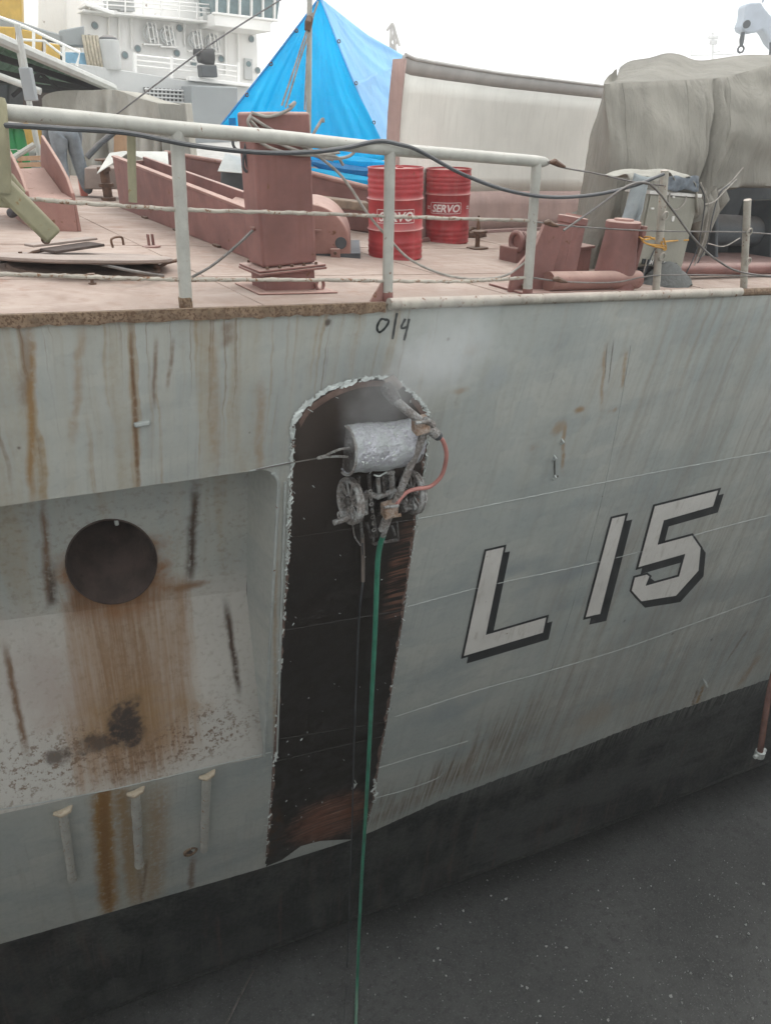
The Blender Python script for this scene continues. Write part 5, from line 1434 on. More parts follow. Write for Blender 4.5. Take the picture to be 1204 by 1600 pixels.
# bent cover: an open half drum on its side
cl_, cr2 = S(540, 704, .16), S(646, 690, .16)
ax = unit(cr2 - cl_); nrm = unit(V(0, -1, -.22)); nrm = unit(nrm - ax * (nrm @ ax)); upv = np.cross(ax, nrm); upv = upv if upv[2] > 0 else -upv
L_ = float(np.linalg.norm(cr2 - cl_))
def cprof(t):                                       # t 0 top edge at the hull, 1 lower edge
    a = math.radians(118 - 215 * t); R = .20
    return upv * R * 1.05 * math.sin(a) + nrm * (R * math.cos(a) * .95)
G = []
for i in range(25):
    u = i / 24
    c = cl_ * (1 - u) + cr2 * u
    G.append([c + cprof(t) * (1 + .045 * math.sin(u * 7 + t * 5) + .025 * math.sin(u * 23 - t * 9) * math.sin(t * 13) + .012 * math.sin(u * 41 + t * 27)) for t in np.linspace(0, 1, 18)])
cov_ = MB().grid(G).build('cover', 'crawler_cover', cr_, solid=.012, smooth=60)
for c, s in ((cl_ + ax * .012, -1), (cr2 - ax * .012, 1)):
    pl = [c + cprof(t) * .97 for t in np.linspace(0, 1, 18)]
    MB().prism(pl, ax * .012 * -s).build('end_plate', 'crawler_frame', cr_)
MB().tube([cl_ + cprof(t) - ax * .005 for t in np.linspace(.05, .95, 16)], .012, 6).build('rolled_edge', 'crawler_pipe', cr_)
m = MB()
for _ in range(70):                                # lumps of paint sludge on the cover
    u, t = random.random(), random.uniform(.12, .62); c = cl_ * (1 - u) + cr2 * u + cprof(t) * 1.0; r = random.uniform(.004, .014); d = unit(cprof(t))
    m.lathe(c - d * r * .3, d, [(0, r), (r * .6, r * .8), (r * .9, .001)], 5)
sl = m.build('sludge', 'flake_paint', cov_); sl['kind'] = 'stuff'
# rollers under the cover
for k in (.22, .78):
    c = cl_ * (1 - k) + cr2 * k - nrm * .05
    MB().tube([c - ax * .05, c + ax * .05], .12, 20).build('drive_roller', 'crawler_frame', cr_)
# tether shackle on the left
s0, s1 = S(534, 706, .20), S(508, 713, .12)
sh_ = MB().tube(spline([S(546, 700, .22), S(528, 703, .22), s1, S(528, 713, .2), S(544, 714, .22)], 5), .011, 8).build('shackle', 'crawler_pipe', cr_)
MB().lathe(s1, S(500, 715, .1) - s1, [(0, .016), (.05, .016), (.07, .01)], 10).build('swivel', 'crawler_pipe', sh_)
cable('tether_wire', 'thin steel tether running left from the crawler over the paint edge', [S(506, 714, .12), S(480, 719, .05), S(455, 723, .015), S(440, 726, .012), S(400, 734, .012)], .006, 'wire_steel', 'wire', 6)
# spoked wheels
def wheel(px, py, off, R, name='wheel'):
    c = S(px, py, off); w = None
    wh = MB().torus(c, ax, R, .022, 32, 8).torus(c + ax * .035, ax, R, .018, 32, 8).build(name, 'crawler_pipe', cr_)
    e1_ = unit(np.cross(ax, nrm)); m = MB()
    MB().lathe(c - ax * .03, ax, [(0, .035), (.02, .045), (.07, .045), (.09, .03)], 16).build('hub', 'crawler_frame', wh)
    for k in range(10):
        a = math.pi * 2 * k / 10; d = e1_ * math.cos(a) + nrm * math.sin(a); pn = np.cross(ax, d)
        MB().prism([c + d * .04 - pn * .012, c + d * .04 + pn * .012, c + d * R + pn * .018, c + d * R - pn * .018], ax * .012).build('spoke', 'crawler_pipe', wh)
wheel(545, 783, .20, .190); wheel(642, 770, .20, .185)
# frame, axle, pistons
MB().tube([S(521, 817, .26), S(545, 809, .26), S(572, 800, .26)], .026, 12).build('axle_bar', 'crawler_pipe', cr_)
MB().tube([S(630, 796, .24), S(650, 791, .24)], .030, 12).build('axle_bar', 'crawler_pipe', cr_)
MB().torus(S(530, 805, .26), ax, .028, .008, 14, 6).build('lifting_ring', 'crawler_pipe', cr_)
for ln, r in (([(572, 770), (571, 790), (572, 802)], .022), ([(572, 770), (590, 776), (618, 766)], .028), ([(576, 742), (578, 770), (582, 800), (588, 838)], .016), ([(612, 735), (612, 765), (604, 800)], .024), ([(590, 745), (592, 770)], .020), ([(598, 742), (600, 770)], .016),
              ([(572, 815), (580, 840)], .012), ([(584, 850), (600, 847), (622, 843)], .016), ([(620, 816), (622, 843)], .010), ([(612, 822), (617, 836)], .012), ([(585, 810), (583, 850)], .012), ([(560, 745), (562, 800), (566, 840)], .014), ([(630, 735), (626, 800)], .014)):
    MB().tube([S(*q, .22) for q in ln], r, 10).build('frame_bar', 'crawler_frame' if r < .02 else 'crawler_pipe', cr_)
for px, py, sx, sy, sz in ((600, 758, .16, .12, .20), (560, 790, .10, .12, .30), (596, 790, .12, .10, .16), (612, 780, .10, .12, .22)):
    MB().box(S(px, py, .12), (sx, sy, sz), ax, nrm, upv).build('gearbox', 'crawler_frame', cr_, bevel=.015)
for k in range(7):                                  # drive chain
    t = k / 6; c = S(578 + 6 * t, 768 + 60 * t, .27)
    MB().torus(c, ax if k % 2 else nrm, .018, .006, 10, 5).build('chain_link', 'crawler_pipe', cr_)
MB().tube(spline([S(584, 742, .24), S(592, 744, .25), S(598, 741, .25), S(604, 738, .25), S(616, 738, .25)], 4), .008, 6).build('bleed_pipe', 'flake_paint', cr_)
MB().tube([S(604, 738, .25), S(614, 738, .25)], .018, 10).build('bleed_valve', 'crawler_pipe', cr_)
MB().tube(spline([S(550, 815, .16), S(554, 838, .14), S(563, 852, .12)], 5), .008, 6).build('brake_pipe', 'crawler_pipe', cr_)
# swinging lance and its carrying pole
MB().tube([S(663, 672, .34), S(655, 695, .34), S(640, 730, .34), S(622, 775, .34), S(603, 812, .34)], .034, 16).build('carrying_pole', 'crawler_pipe', cr_)
MB().tube([S(603, 812, .34), S(597, 828, .33)], [.040, .040], 14).build('pole_end', 'crawler_pipe', cr_)
lance = MB().tube([S(616, 624, .27), S(635, 640.5, .305), S(656, 658, .34), S(674, 673, .37), S(681, 679, .38)], [.036, .036, .038, .044, .044], 16).build('lance', 'crawler_pipe', cr_)
MB().tube([S(602, 602, .14), S(609, 613, .20), S(620, 628, .28)], [.050, .058, .045], 16).build('nozzle_head', 'crawler_frame', lance)
MB().tube([S(601, 598, .03), S(612, 594, .04), S(622, 604, .05)], [.03, .045, .04], 12).build('shroud', 'hose_grey', lance)
MB().tube([S(680, 678, .38), S(685, 682, .38)], .040, 16).build('collar', 'black_rubber', lance)
for px, py in ((657, 664), (608, 796)):
    k = MB().box(S(px, py, .36), (.13, .10, .12), unit(S(px + 10, py - 3, .36) - S(px, py, .36)), nrm).build('clamp', 'clamp_tan', cr_, bevel=.012)
    MB().tube([S(px - 8, py - 3, .42), S(px + 14, py - 6, .42)], .014, 8).build('clamp_bolt', 'crawler_pipe', k)
MB().tube([S(664, 656, .40), S(676, 664, .38)], [.03, .03], 10).build('clamp_cap', 'crawler_pipe', cr_)
MB().box(S(617, 806, .40), (.12, .02, .02), ax, nrm).build('tee_handle', 'clamp_tan', cr_)
MB().tube([S(612, 802, .38), S(606, 818, .36), S(598, 838, .33)], [.018, .02, .024], 10).build('hose_coupling', 'crawler_pipe', cr_)
o = MB().tube(spline([S(682, 680, .38), S(692, 690, .40), S(697, 712, .40), S(690, 742, .38), S(672, 760, .36), (S(650, 764, .36)), S(634, 770, .36), S(622, 784, .37), S(613, 801, .38)], 8), .019, 12).build('supply_hose', 'hose_red', cr_)
# hose and cable hanging to the dock floor
def hang(pts_up, pts_dn, Yd):
    P = [S(x, y, o) for x, y, o in pts_up]
    for k, (x, y) in enumerate(pts_dn):
        P.append(plY(x, y, P[-1][1] * .5 + Yd * .5))
    P = [p for p in P if p[2] > DZ + .3]
    x, y = proj(P[-1])
    for dy in (45, 110, 190, 300): P.append(plZ(x - dy * .035, y + dy, DZ + .09))
    return P
cable('water_hose', 'long green water hose hanging from the crawler down to the dock floor',
      hang([(599, 836, .33), (594, 850, .30), (590, 875, .24), (588, 920, .2), (585, 1000, .18), (580, 1100, .16), (575, 1200, .16), (570, 1290, .16)], [(565, 1370), (561, 1450), (558, 1530), (556, 1600)], 1.9), .026, 'hose_green', 'hose', 10)
cable('control_cable', 'thin dark cable hanging beside the green hose', hang([(566, 848, .14), (567, 905, .1), (561, 960, .05), (557, 1060, .05), (553, 1160, .05), (550, 1290, .05)], [(547, 1380), (544, 1460), (542, 1540), (540, 1600)], 1.9), .010, 'black_rubber', 'cable', 6)
tag(MB().tube([S(566, 835, .13), S(567, 870, .12), S(567, 908, .11)], .018, 10).build('drain_tube', 'hose_grey', loc=S(567, 908, .11)), 'short grey drain tube hanging under the crawler', 'tube')

# ================================================================== dock floor litter, hanging pipe
m = MB()
paint('chip_paint', (.42, .43, .42), .7, var=.1)
for _ in range(900):
    px, py = random.uniform(420, 1230), random.uniform(1330, 1640)
    if random.random() > (px - 350) / 800 * (py - 1250) / 330: continue
    q = plZ(px, py, DZ + .06); r = random.choice([.005, .006, .008, .008, .011, .015, .024]) * random.uniform(.7, 1.3); a = random.random() * 6
    m.add([q + V(r * math.cos(a + t) * random.uniform(.6, 1.3), r * math.sin(a + t) * random.uniform(.6, 1.3), -.01 + .02 * (i % 2)) for i, t in enumerate((0, 1.3, 2.5, 3.8, 5))] + [q + UP * .02], [(5, i, (i + 1) % 5) for i in range(5)])
tag(m.build('paint_chips', 'chip_paint', smooth=0), 'pale paint chips scattered over the dark dock floor', 'debris', kind='stuff')
a, b = plZ(352, 1604, DZ + .12), plZ(396, 1516, DZ + .12)
tag(MB().tube([a, (a + b) / 2 + UP * .02, b], .022, 8).build('scaffold_rod', 'wire_steel', loc=(a + b) / 2), 'thin pale rod lying on the dock floor below the ship', 'rod')
P = [plY(1186, 1178, -.9), plY(1190, 1150, -.85), plY(1196, 1110, -.75), plY(1206, 1060, -.6), plY(1232, 965, -.25), hull(1262, 880, .14), hull(1266, 866, -.04)]
pp = thing('overboard_pipe', 'rusty red pipe hanging off the ship side at the right edge', 'pipe', P[0])
MB().tube(spline(P, 6), .042, 12).build('pipe', 'rust_red', pp) if 'rust_red' in M else None
paint('rust_red', (.12, .06, .048), .8, var=.3, sc=4, rust=.3)
if not [c for c in pp.children]: MB().tube(spline(P, 6), .042, 12).build('pipe', 'rust_red', pp)
MB().tube([P[0] + V(-.12, 0, .0), P[0] + V(.12, 0, .02)], .03, 8).build('cross_pin', 'weld_paint', pp)
MB().tube([P[0] + V(0, 0, .05), P[0] + V(0, 0, -.05)], .07, 12).build('flange', 'weld_paint', pp)

# ================================================================== the yard beyond: white ship, shed, cranes
paint('ship_white', (.86, .85, .82), .5, var=.05, sc=.4, streak=.12, scol=(.55, .50, .42), rust=.02)
paint('ship_grey', (.52, .53, .52), .55, var=.07, sc=.5, streak=.15, scol=(.32, .30, .27))
paint('ship_midgrey', (.27, .29, .295), .55, var=.07, sc=.5)
paint('dark_void', (.035, .035, .035), .8)
paint('glass_teal', (.16, .23, .24), .15, var=.2)
class Fr:
    def __init__(s, x, y, D, th):
        s.o = far(x, y, D); s.u = rt * math.cos(th) + fh * math.sin(th); s.n = np.cross(s.u, UP)
        if s.n @ (CAM - s.o) < 0: s.n = -s.n
    def p(s, x, y, out=0.0):
        return onplane(x, y, s.o + s.n * out, s.n)
    def poly(s, pts, out=0.0): return [s.p(x, y, out) for x, y in pts]
ws = Fr(300, 110, 44, math.radians(32))
wb = ws.p(300, 165); wb[2] = 0
white = thing('white_ship', 'white ship superstructure with portholes and wheelhouse in the far background', 'ship', wb)
def wp(name, pts, depth, mat, out=0.0, parent=None, bevel=.03):
    return MB().prism(ws.poly(pts, out), -ws.n * depth).build(name, mat, parent or white, bevel=bevel)
main = wp('superstructure', [(126, -90), (386, -90), (402, 60), (404, 135), (126, 108)], 9, 'ship_white')
wp('deckhouse', [(60, -90), (128, -90), (128, 90), (60, 60)], 7, 'ship_white', -3)
wp('ledge', [(130, 14), (342, 33), (342, 37), (130, 18)], 1.2, 'ship_white', 1.2)
wp('deck_overhang', [(134, 3), (178, 17), (180, 24), (134, 9)], 1.5, 'ship_white', 1.5)
wp('bridge_wing', [(336, 20), (424, 33), (424, 50), (336, 40)], 3.2, 'ship_white', 2.2)
win = wp('wheelhouse', [(330, -30), (440, -20), (433, 34), (336, 21)], 3.0, 'glass_teal', 1.9)
for k in range(6):
    x0 = 338 + k * 18
    wp('window_pillar', [(x0, -28), (x0 + 4, -28), (x0 + 3, 22 + k * 2.2), (x0, 22 + k * 2.2)], .2, 'ship_white', 2.05, win)
wp('window_sill', [(334, 18), (436, 30), (435, 34), (334, 22)], .3, 'ship_white', 2.3, win)
wp('roof_edge', [(326, -34), (444, -26), (444, -18), (326, -26)], 4, 'ship_white', 2.6, win)
for x, y in ((280, 44), (392, 61), (302, 99), (195, 86), (276, 83), (345, 92), (215, 76), (402, 110), (140, 60), (148, 40)):
    q = ws.p(x, y)
    pr_ = MB().lathe(q + ws.n * .02, ws.n, [(0, .15), (.05, .16), (.06, .12)], 16).build('porthole', 'ship_midgrey', main)
    MB().lathe(q + ws.n * .085, ws.n, [(0, .11), (.012, .11)], 16).build('pane', 'glass_teal', pr_) if False else MB().lathe(q + ws.n * .085, ws.n, [(0, .11), (.012, .11)], 16).build('porthole_glass', 'glass_teal', white)
for x, y in ((236, 52), (262, 56), (306, 63), (332, 67)):
    q = ws.p(x, y, .3)
    rk = MB().torus(q, ws.n, .34, .06, 20, 6).torus(q + ws.n * .1, ws.n, .24, .05, 18, 6).build('hose_reel', 'ship_grey', white)
    for s in (-.16, .05, .22): MB().tube([q + ws.u * s + ws.n * .14 + UP * .42, q + ws.u * (s + .06) + ws.n * .14 - UP * .40], .035, 6).build('reel_bar', 'ship_white', rk)
    MB().box(q - UP * .46, (.9, .3, .06), ws.u, ws.n).build('reel_shelf', 'ship_white', rk)
for x, y0, y1 in ((186, 20, 100), (205, 18, 76), (288, 30, 70), (352, 45, 116), (372, 48, 118), (170, 25, 70)):
    MB().tube([ws.p(x, y0, .12), ws.p(x + 1, y1, .12)], .06, 6).build('pipe', 'ship_white', main)
for x, y in ((158, 62), (382, 92)):
    dr = wp('door', [(x, y - 2), (x + 13, y), (x + 13, y + 34), (x, y + 32)], .1, 'ship_grey', .12)
    MB().lathe(ws.p(x + 6.5, y + 8, .14), ws.n, [(0, .13), (.03, .13)], 12).build('porthole', 'glass_teal', dr)
for x, y in ((176, 5), (196, 8), (330, 22), (352, 8)):
    MB().box(ws.p(x, y, 1.0), (.7, .5, .5), ws.u, ws.n).build('deck_box', 'ship_grey', white, bevel=.04)
for y in (-8, -2, 5): MB().tube([ws.p(135, y, 1.3), ws.p(338, y + 16, 1.3)], .03, 5).build('hand_rail', 'ship_white', white)
for x in range(140, 340, 28): MB().tube([ws.p(x, -10 + (x - 135) * .08, 1.3), ws.p(x, 14 + (x - 135) * .09, 1.3)], .04, 5).build('stanchion', 'ship_white', white)
# its bulwark, rails and open deck below
wp('bulwark', [(150, 103), (300, 127), (390, 131), (396, 330), (90, 330), (110, 98)], 2.0, 'ship_grey', 3.2)
wp('bulwark_cap', [(296, 119), (392, 131), (392, 136), (296, 126)], .5, 'ship_white', 3.5)
wp('grey_locker', [(300, 133), (372, 136), (372, 300), (300, 300)], 2.4, 'ship_midgrey', 4.6, bevel=.06)
wp('painted_opening_shade', [(225, 136), (300, 141), (300, 170), (228, 163)], .1, 'dark_void', 3.3)  # dark slab: the shade inside the grille opening, painted as colour
for k in range(12):
    x = 228 + k * 6.3
    MB().tube([ws.p(x, 135.5 + k * .4, 3.45), ws.p(x, 165 + k * .4, 3.45)], .035, 5).build('grille_bar', 'ship_grey', white)
for k in range(5):
    MB().tube([ws.p(226, 139 + 6 * k, 3.5), ws.p(301, 143 + 6 * k, 3.5)], .035, 5).build('grille_bar', 'ship_grey', white)
for x, y0, y1 in ((211, 82, 113), (268, 88, 122), (372, 98, 131)):
    MB().tube([ws.p(x, y0, 3.0), ws.p(x, y1, 3.0)], .09, 8).build('stanchion', 'ship_white', white)
for dy in (0, 8, 16):
    MB().tube([ws.p(211, 86 + dy, 3.0), ws.p(268, 92 + dy, 3.0), ws.p(372, 104 + dy, 3.0)], .04, 6).build('hand_rail', 'ship_white', white)
q = ws.p(325, 121, 3.6)
sl_ = thing('searchlight', 'black searchlight on a squat pedestal on the white ship bulwark', 'searchlight', q)
MB().box(q + UP * .25, (.75, .6, .5), ws.u, ws.n).build('pedestal', 'machine_grey', sl_, bevel=.05)
MB().tube([q + UP * .85 - ws.u * .35, q + UP * .80 + ws.u * .3], [.28, .36], 14).build('lamp_housing', 'dark_void', sl_)
MB().tube([q + UP * 1.0 - ws.u * .55, q + UP * .95 - ws.u * .3], .14, 10).build('lens_hood', 'dark_void', sl_)
# rope bundle, steel bin and blue sheet on its deck
q = ws.p(149, 104, 3.0)
rbn = thing('rope_bundle', 'bundle of tan ropes hung over a rail on the white ship', 'rope', q)
for k in range(5): MB().tube(spline([q + ws.u * (-.3 + .14 * k) + UP * 1.15, q + ws.u * (-.32 + .14 * k) + UP * .6 + ws.n * .1, q + ws.u * (-.27 + .14 * k)], 4), .07, 8).build('strand', 'rope_tan', rbn) if 'rope_tan' in M else None
paint('rope_tan', (.45, .40, .31), .9, var=.2, sc=8)
if not rbn.children:
    for k in range(5): MB().tube(spline([q + ws.u * (-.3 + .14 * k) + UP * 1.15, q + ws.u * (-.32 + .14 * k) + UP * .6 + ws.n * .1, q + ws.u * (-.27 + .14 * k)], 4), .07, 8).build('strand', 'rope_tan', rbn)
q = ws.p(176, 109, 3.0)
bin_ = thing('rubbish_bin', 'grey steel bin with a dark bag at its mouth on the white ship', 'bin', q)
MB().lathe(q, UP, [(0, .38), (.05, .40), (1.1, .44), (1.12, .40)], 24).build('body', 'ship_grey', bin_)
MB().lathe(q + UP * 1.08, UP, [(0, .40), (.12, .36), (.2, .2), (.22, .01)], 14).build('bag', 'machine_grey', bin_)
q = ws.p(120, 100, 2.6)
tag(MB().box(q + UP * .15, (1.2, .5, .55), ws.u, ws.n).build('blue_locker', 'locker_blue' if 'locker_blue' in M else 'glass_teal', loc=q, bevel=.04), 'light blue locker beside the rope bundle on the white ship', 'locker')
paint('locker_blue', (.18, .36, .50), .6)
bpy.data.objects['blue_locker'].data.materials[0] = M['locker_blue']
# yellow crane house and its grey gear behind the shed
yc = Fr(40, 60, 38, math.radians(20))
yb = yc.p(40, 165); yb[2] = 0
paint('crane_yellow', (.55, .35, .06), .5, var=.1, streak=.2)
ycr = thing('yellow_crane', 'yellow crane house with grey machinery behind the green roofed shed', 'crane', yb)
for nm, pts, d, mt, o in (('jib_foot', [(-40, -60), (32, -60), (35, 36), (-40, 30)], 2, 'crane_yellow', 0), ('house', [(-40, 40), (24, 42), (24, 300), (-40, 300)], 3, 'crane_yellow', .5), ('house', [(34, 45), (66, 52), (66, 300), (34, 300)], 2, 'crane_yellow', .3),
                          ('cab', [(72, 66), (94, 70), (95, 300), (72, 300)], 2, 'crane_yellow', .8), ('machinery', [(-40, 20), (22, 30), (62, 44), (100, 55), (100, 66), (-40, 45)], 1.5, 'ship_midgrey', .2), ('machinery', [(92, 48), (132, 40), (132, 72), (92, 70)], 1.5, 'ship_midgrey', .2)):
    MB().prism(yc.poly(pts, o), -yc.n * d).build(nm, mt, ycr, bevel=.05)
sr = thing('stair_rail', 'white stair handrail slanting down above the green shed roof', 'handrail', yc.p(124, 100, 3))
MB().tube(yc.poly([(-10, 23), (40, 42), (125, 82), (120, 103)], 3), .06, 8).build('rail', 'ship_white', sr)
for x, y in ((28, 36), (53, 48), (100, 70)): MB().tube(yc.poly([(x, y), (x, y + 45)], 3), .06, 8).build('baluster', 'ship_white', sr)
MB().tube(yc.poly([(34, 62), (70, 64), (100, 88)], 3), .05, 8).build('rail', 'ship_white', sr)

# open shed with a green corrugated roof
paint('roof_green', (.085, .20, .11), .6, var=.2, streak=.3, scol=(.03, .06, .04))
paint('fascia_pale', (.45, .46, .43), .6, var=.1)
A_, B_, C_, D_ = far(-60, 33, 15.5), far(177, 137, 21), far(178, 143, 33), far(-120, 132, 33)
sb_ = far(40, 165, 24); sb_[2] = 0
shed = thing('open_shed', 'open yard shed with green corrugated roof and pale edge at upper left', 'shed', sb_)
G = []
for i in range(61):
    u = i / 60; e0 = A_ * (1 - u) + B_ * u; e1_ = D_ * (1 - u) + C_ * u
    G.append([e0 * (1 - v) + e1_ * v + UP * .035 * math.sin(i * math.pi / 1.5) for v in np.linspace(0, 1, 6)])
MB().grid(G).build('roof_sheeting', 'roof_green', shed, solid=.02)
MB().tube([A_ - UP * .02, B_ - UP * .02], .11, 8).build('fascia', 'fascia_pale', shed)
for v in (.12, .35, .6, .85):
    p, q = A_ * (1 - v) + D_ * v, B_ * (1 - v) + C_ * v
    MB().box((p + q) / 2 - UP * .12, (float(np.linalg.norm(q - p)), .08, .12), unit(q - p), unit(np.cross(UP, q - p))).build('purlin', 'dark_void', shed)
for t in (.30, .62):
    p = A_ * (1 - t) + B_ * t
    MB().tube([p - UP * .05, V(p[0], p[1], 0)], .055, 10).build('column', 'fascia_pale', shed) if t < .5 else None
q = far(45, 132, 15.6)
lp = MB().box(q, (.20, .16, .52), rt, fh).build('lamp_box', 'ship_midgrey', shed, bevel=.02)
MB().tube([q + UP * .26, q + UP * .9], .05, 8).build('lamp_stem', 'fascia_pale', lp)
MB().tube([far(-40, 104, 16.4), far(64, 143, 16.4)], .06, 8).build('tie_beam', 'fascia_pale', shed)
MB().tube([far(60, 112, 22), far(95, 142, 22)], .05, 6).tube([far(20, 150, 22), far(62, 115, 22)], .05, 6).build('truss_bar', 'dark_void', shed)
MB().prism([far(-80, 70, 34), far(150, 141, 34), far(150, 172, 34), far(-80, 172, 34)], fh * .3).build('shade_back_wall', 'shed_dark' if 'shed_dark' in M else 'pipe_rust', shed)  # dark-coloured backdrop standing in for the shade under the roof
MB().prism([far(-40, 128, 24), far(14, 130, 24), far(14, 200, 24), far(-40, 200, 24)], fh * 1).build('stacked_stores', 'machine_grey', shed, bevel=.05)

# grey tarpaulin-covered load left of centre
gt = far(150, 165, 19.5); gt[2] = 0
TPX = [(66, 154), (72, 148), (88, 143), (112, 141), (140, 141), (160, 140), (178, 140), (196, 145), (214, 152), (232, 157), (247, 161)]
G = []
TP = spline([np.array([*q, 0.]) for q in TPX], 8)
for i, q in enumerate(TP):
    u = i / (len(TP) - 1); col = []
    T = far(q[0], q[1], 19.5)
    for k in (0, .5): col.append(T + fh * 2.2 * (1 - 2 * k) + UP * (.05 - .1 * (1 - k)))
    for j in range(15):
        v = j / 14
        f = math.sin(u * 26 + 1.5 * math.sin(u * 11)) + .5 * math.sin(u * 61 + v * 3)
        col.append(T * 1 + (V(T[0], T[1], 0) - T) * v - fh * (.35 * v + .20 * f * min(1, v * 1.6) + .12 * math.sin(v * 5 + u * 14) * v * (1 - v)))
    G.append(col)
tag(MB().grid(G, flip=True).build('covered_load', 'canvas_pale', loc=gt, solid=.01, smooth=70), 'pale grey tarpaulin draped over a load beyond the forward deck', 'tarpaulin')
# brick-brown crates and boards below the lattice
tag(MB().box(far(255, 205, 24), (1.6, .8, 1.4), rt, fh).build('grey_crate', 'canvas_pale', loc=far(255, 215, 24), bevel=.03), 'pale crate between the grey tarpaulin and the grey locker', 'crate')

# distant lattice crane and mast, dock crane head at upper right
paint('far_steel', (.42, .40, .38), .6); paint('far_pale', (.66, .66, .65), .6); paint('crane_blue_grey', (.42, .47, .53), .5, var=.06)
lc = thing('lattice_crane', 'small distant lattice crane tower showing above the blue tent', 'crane', far(613, 165, 85))
for a, b in (((607, 165), (611, 40)), ((621, 165), (615, 40)), ((611, 40), (615, 40)), ((608, 80), (620, 66)), ((619, 80), (609, 66)), ((609, 66), (617, 52)), ((618, 66), (610, 52)), ((604, 48), (613, 36)), ((613, 36), (624, 72))):
    MB().tube([far(*a, 85), far(*b, 85)], .13, 5).build('lattice_bar', 'far_steel', lc)
mst = thing('distant_mast', 'faint pale ship mast with yards beyond the canvas cover', 'mast', far(1112, 165, 120))
for a, b, r in (((1112, 165), (1113, 50), .15), ((1078, 87), (1146, 84), .1), ((1079, 72), (1079, 88), .08), ((1146, 72), (1146, 85), .08), ((1106, 58), (1121, 58), .25), ((1108, 66), (1119, 66), .3), ((1112, 82), (1125, 80), .12)):
    MB().tube([far(*a, 120), far(*b, 120)], r, 6).build('spar', 'far_pale', mst)
dc = thing('dock_crane', 'pale blue-grey crane jib head with hanging hook at the upper right corner', 'crane', V(*far(1330, 165, 46)[:2], 0))
J = lambda l: [far(x, y, 46) for x, y in l]
MB().prism(J([(1164, 9), (1170, 4), (1188, 3), (1196, 15), (1206, 26), (1260, 80), (1320, 130), (1300, 150), (1240, 105), (1204, 68), (1196, 52), (1190, 46), (1180, 51), (1168, 53), (1159, 48), (1157, 42), (1162, 30)]), fh * 1.0).build('jib_head', 'crane_blue_grey', dc, bevel=.08)
MB().prism(J([(1300, 110), (1340, 110), (1345, 330), (1300, 330)]), fh * 1.6).build('tower', 'crane_blue_grey', dc, bevel=.1)
MB().lathe(far(1165, 38, 45.9), -fh, [(0, .18), (.1, .18)], 16).build('sheave', 'machine_grey', dc)
hk = MB().tube(J([(1160, 50), (1158, 62), (1157, 72)]), [.09, .13, .08], 8).build('hook_block', 'machine_grey', dc)
MB().torus(far(1156.5, 77, 46), fh, .15, .05, 14, 6).build('hook', 'machine_grey', hk)
MB().tube(J([(1203, 66), (1203, 78), (1201, 92)]), .07, 6).build('chain', 'machine_grey', dc)
MB().tube(J([(1190, 4), (1200, -20)]), .06, 6).build('stay', 'crane_blue_grey', dc)

# ================================================================== deck plate seams
for x0, y0, x1, y1 in ((-9, 1.25, 12, 1.25), (-9, 3.1, 12, 3.1), (-3.4, .05, -3.4, 14), (-.95, .05, -.95, 14), (1.35, .05, 1.35, 14), (4.0, .05, 4.0, 4)):
    P = [V(x0 + (x1 - x0) * t, y0 + (y1 - y0) * t, zd(x0 + (x1 - x0) * t) + .001) for t in np.linspace(0, 1, 40)]
    MB().tube(P, .006, 6).build('weld_seam', 'deck_paint', ship)

# ================================================================== people
paint('work_grey', (.20, .225, .24), .9, var=.2, sc=6, bs=60, bump=.3)
paint('trouser_dark', (.085, .08, .085), .9, var=.2, sc=6)
paint('skin', (.20, .11, .075), .6, var=.1)
paint('shoe_brown', (.17, .075, .055), .7, var=.2)
paint('hair_black', (.015, .013, .012), .7)
def person(label, org, right, fwd, J, edges, mats, rad):
    root = thing('person', label, 'person', org)
    names = list(J)
    me = bpy.data.meshes.new('body')
    W = lambda k: right * J[k][0] + fwd * J[k][1] + UP * J[k][2]
    me.from_pydata([tuple(W(k)) for k in names], [(names.index(a), names.index(b)) for a, b in edges], [])
    o = bpy.data.objects.new('body_frame', me); C.objects.link(o)
    o.modifiers.new('skin', 'SKIN')
    for i, k in enumerate(names):
        me.skin_vertices[0].data[i].radius = (rad[k], rad[k]) if np.isscalar(rad[k]) else rad[k]
        me.skin_vertices[0].data[i].use_root = k == 'pelvis'
    sb = o.modifiers.new('sub', 'SUBSURF'); sb.levels = sb.render_levels = 2
    dg = bpy.context.evaluated_depsgraph_get(); dg.update()
    nm = bpy.data.meshes.new_from_object(o.evaluated_get(dg))
    bpy.data.objects.remove(o)
    body = bpy.data.objects.new('body', nm); C.objects.link(body); body.parent = root
    ROOT[body.name] = tuple(org)
    nm.materials.clear()
    ml = sorted(set(mats.values()))
    for q in ml: nm.materials.append(M[q])
    PW = np.array([W(k) for k in names])
    for f in nm.polygons:
        d = np.linalg.norm(PW - np.array(f.center), axis=1)
        f.material_index = ml.index(mats[names[int(np.argmin(d))]])
    nm.shade_smooth()
    return root, lambda k: np.array(org) + W(k)
EDG = [('pelvis', 'belly'), ('belly', 'chest'), ('chest', 'neck'), ('neck', 'head'), ('head', 'crown')]
for s in 'lr':
    EDG += [('pelvis', s + 'hip'), (s + 'hip', s + 'knee'), (s + 'knee', s + 'ankle'), (s + 'ankle', s + 'toe'), ('chest', s + 'shoulder'), (s + 'shoulder', s + 'elbow'), (s + 'elbow', s + 'wrist'), (s + 'wrist', s + 'palm')]
RAD = dict(pelvis=.155, belly=.15, chest=.165, neck=.06, head=.10, crown=.075)
for s in 'lr': RAD.update({s + 'hip': .105, s + 'knee': .085, s + 'ankle': .075, s + 'toe': .05, s + 'shoulder': .08, s + 'elbow': .06, s + 'wrist': .04, s + 'palm': (.045, .025)})
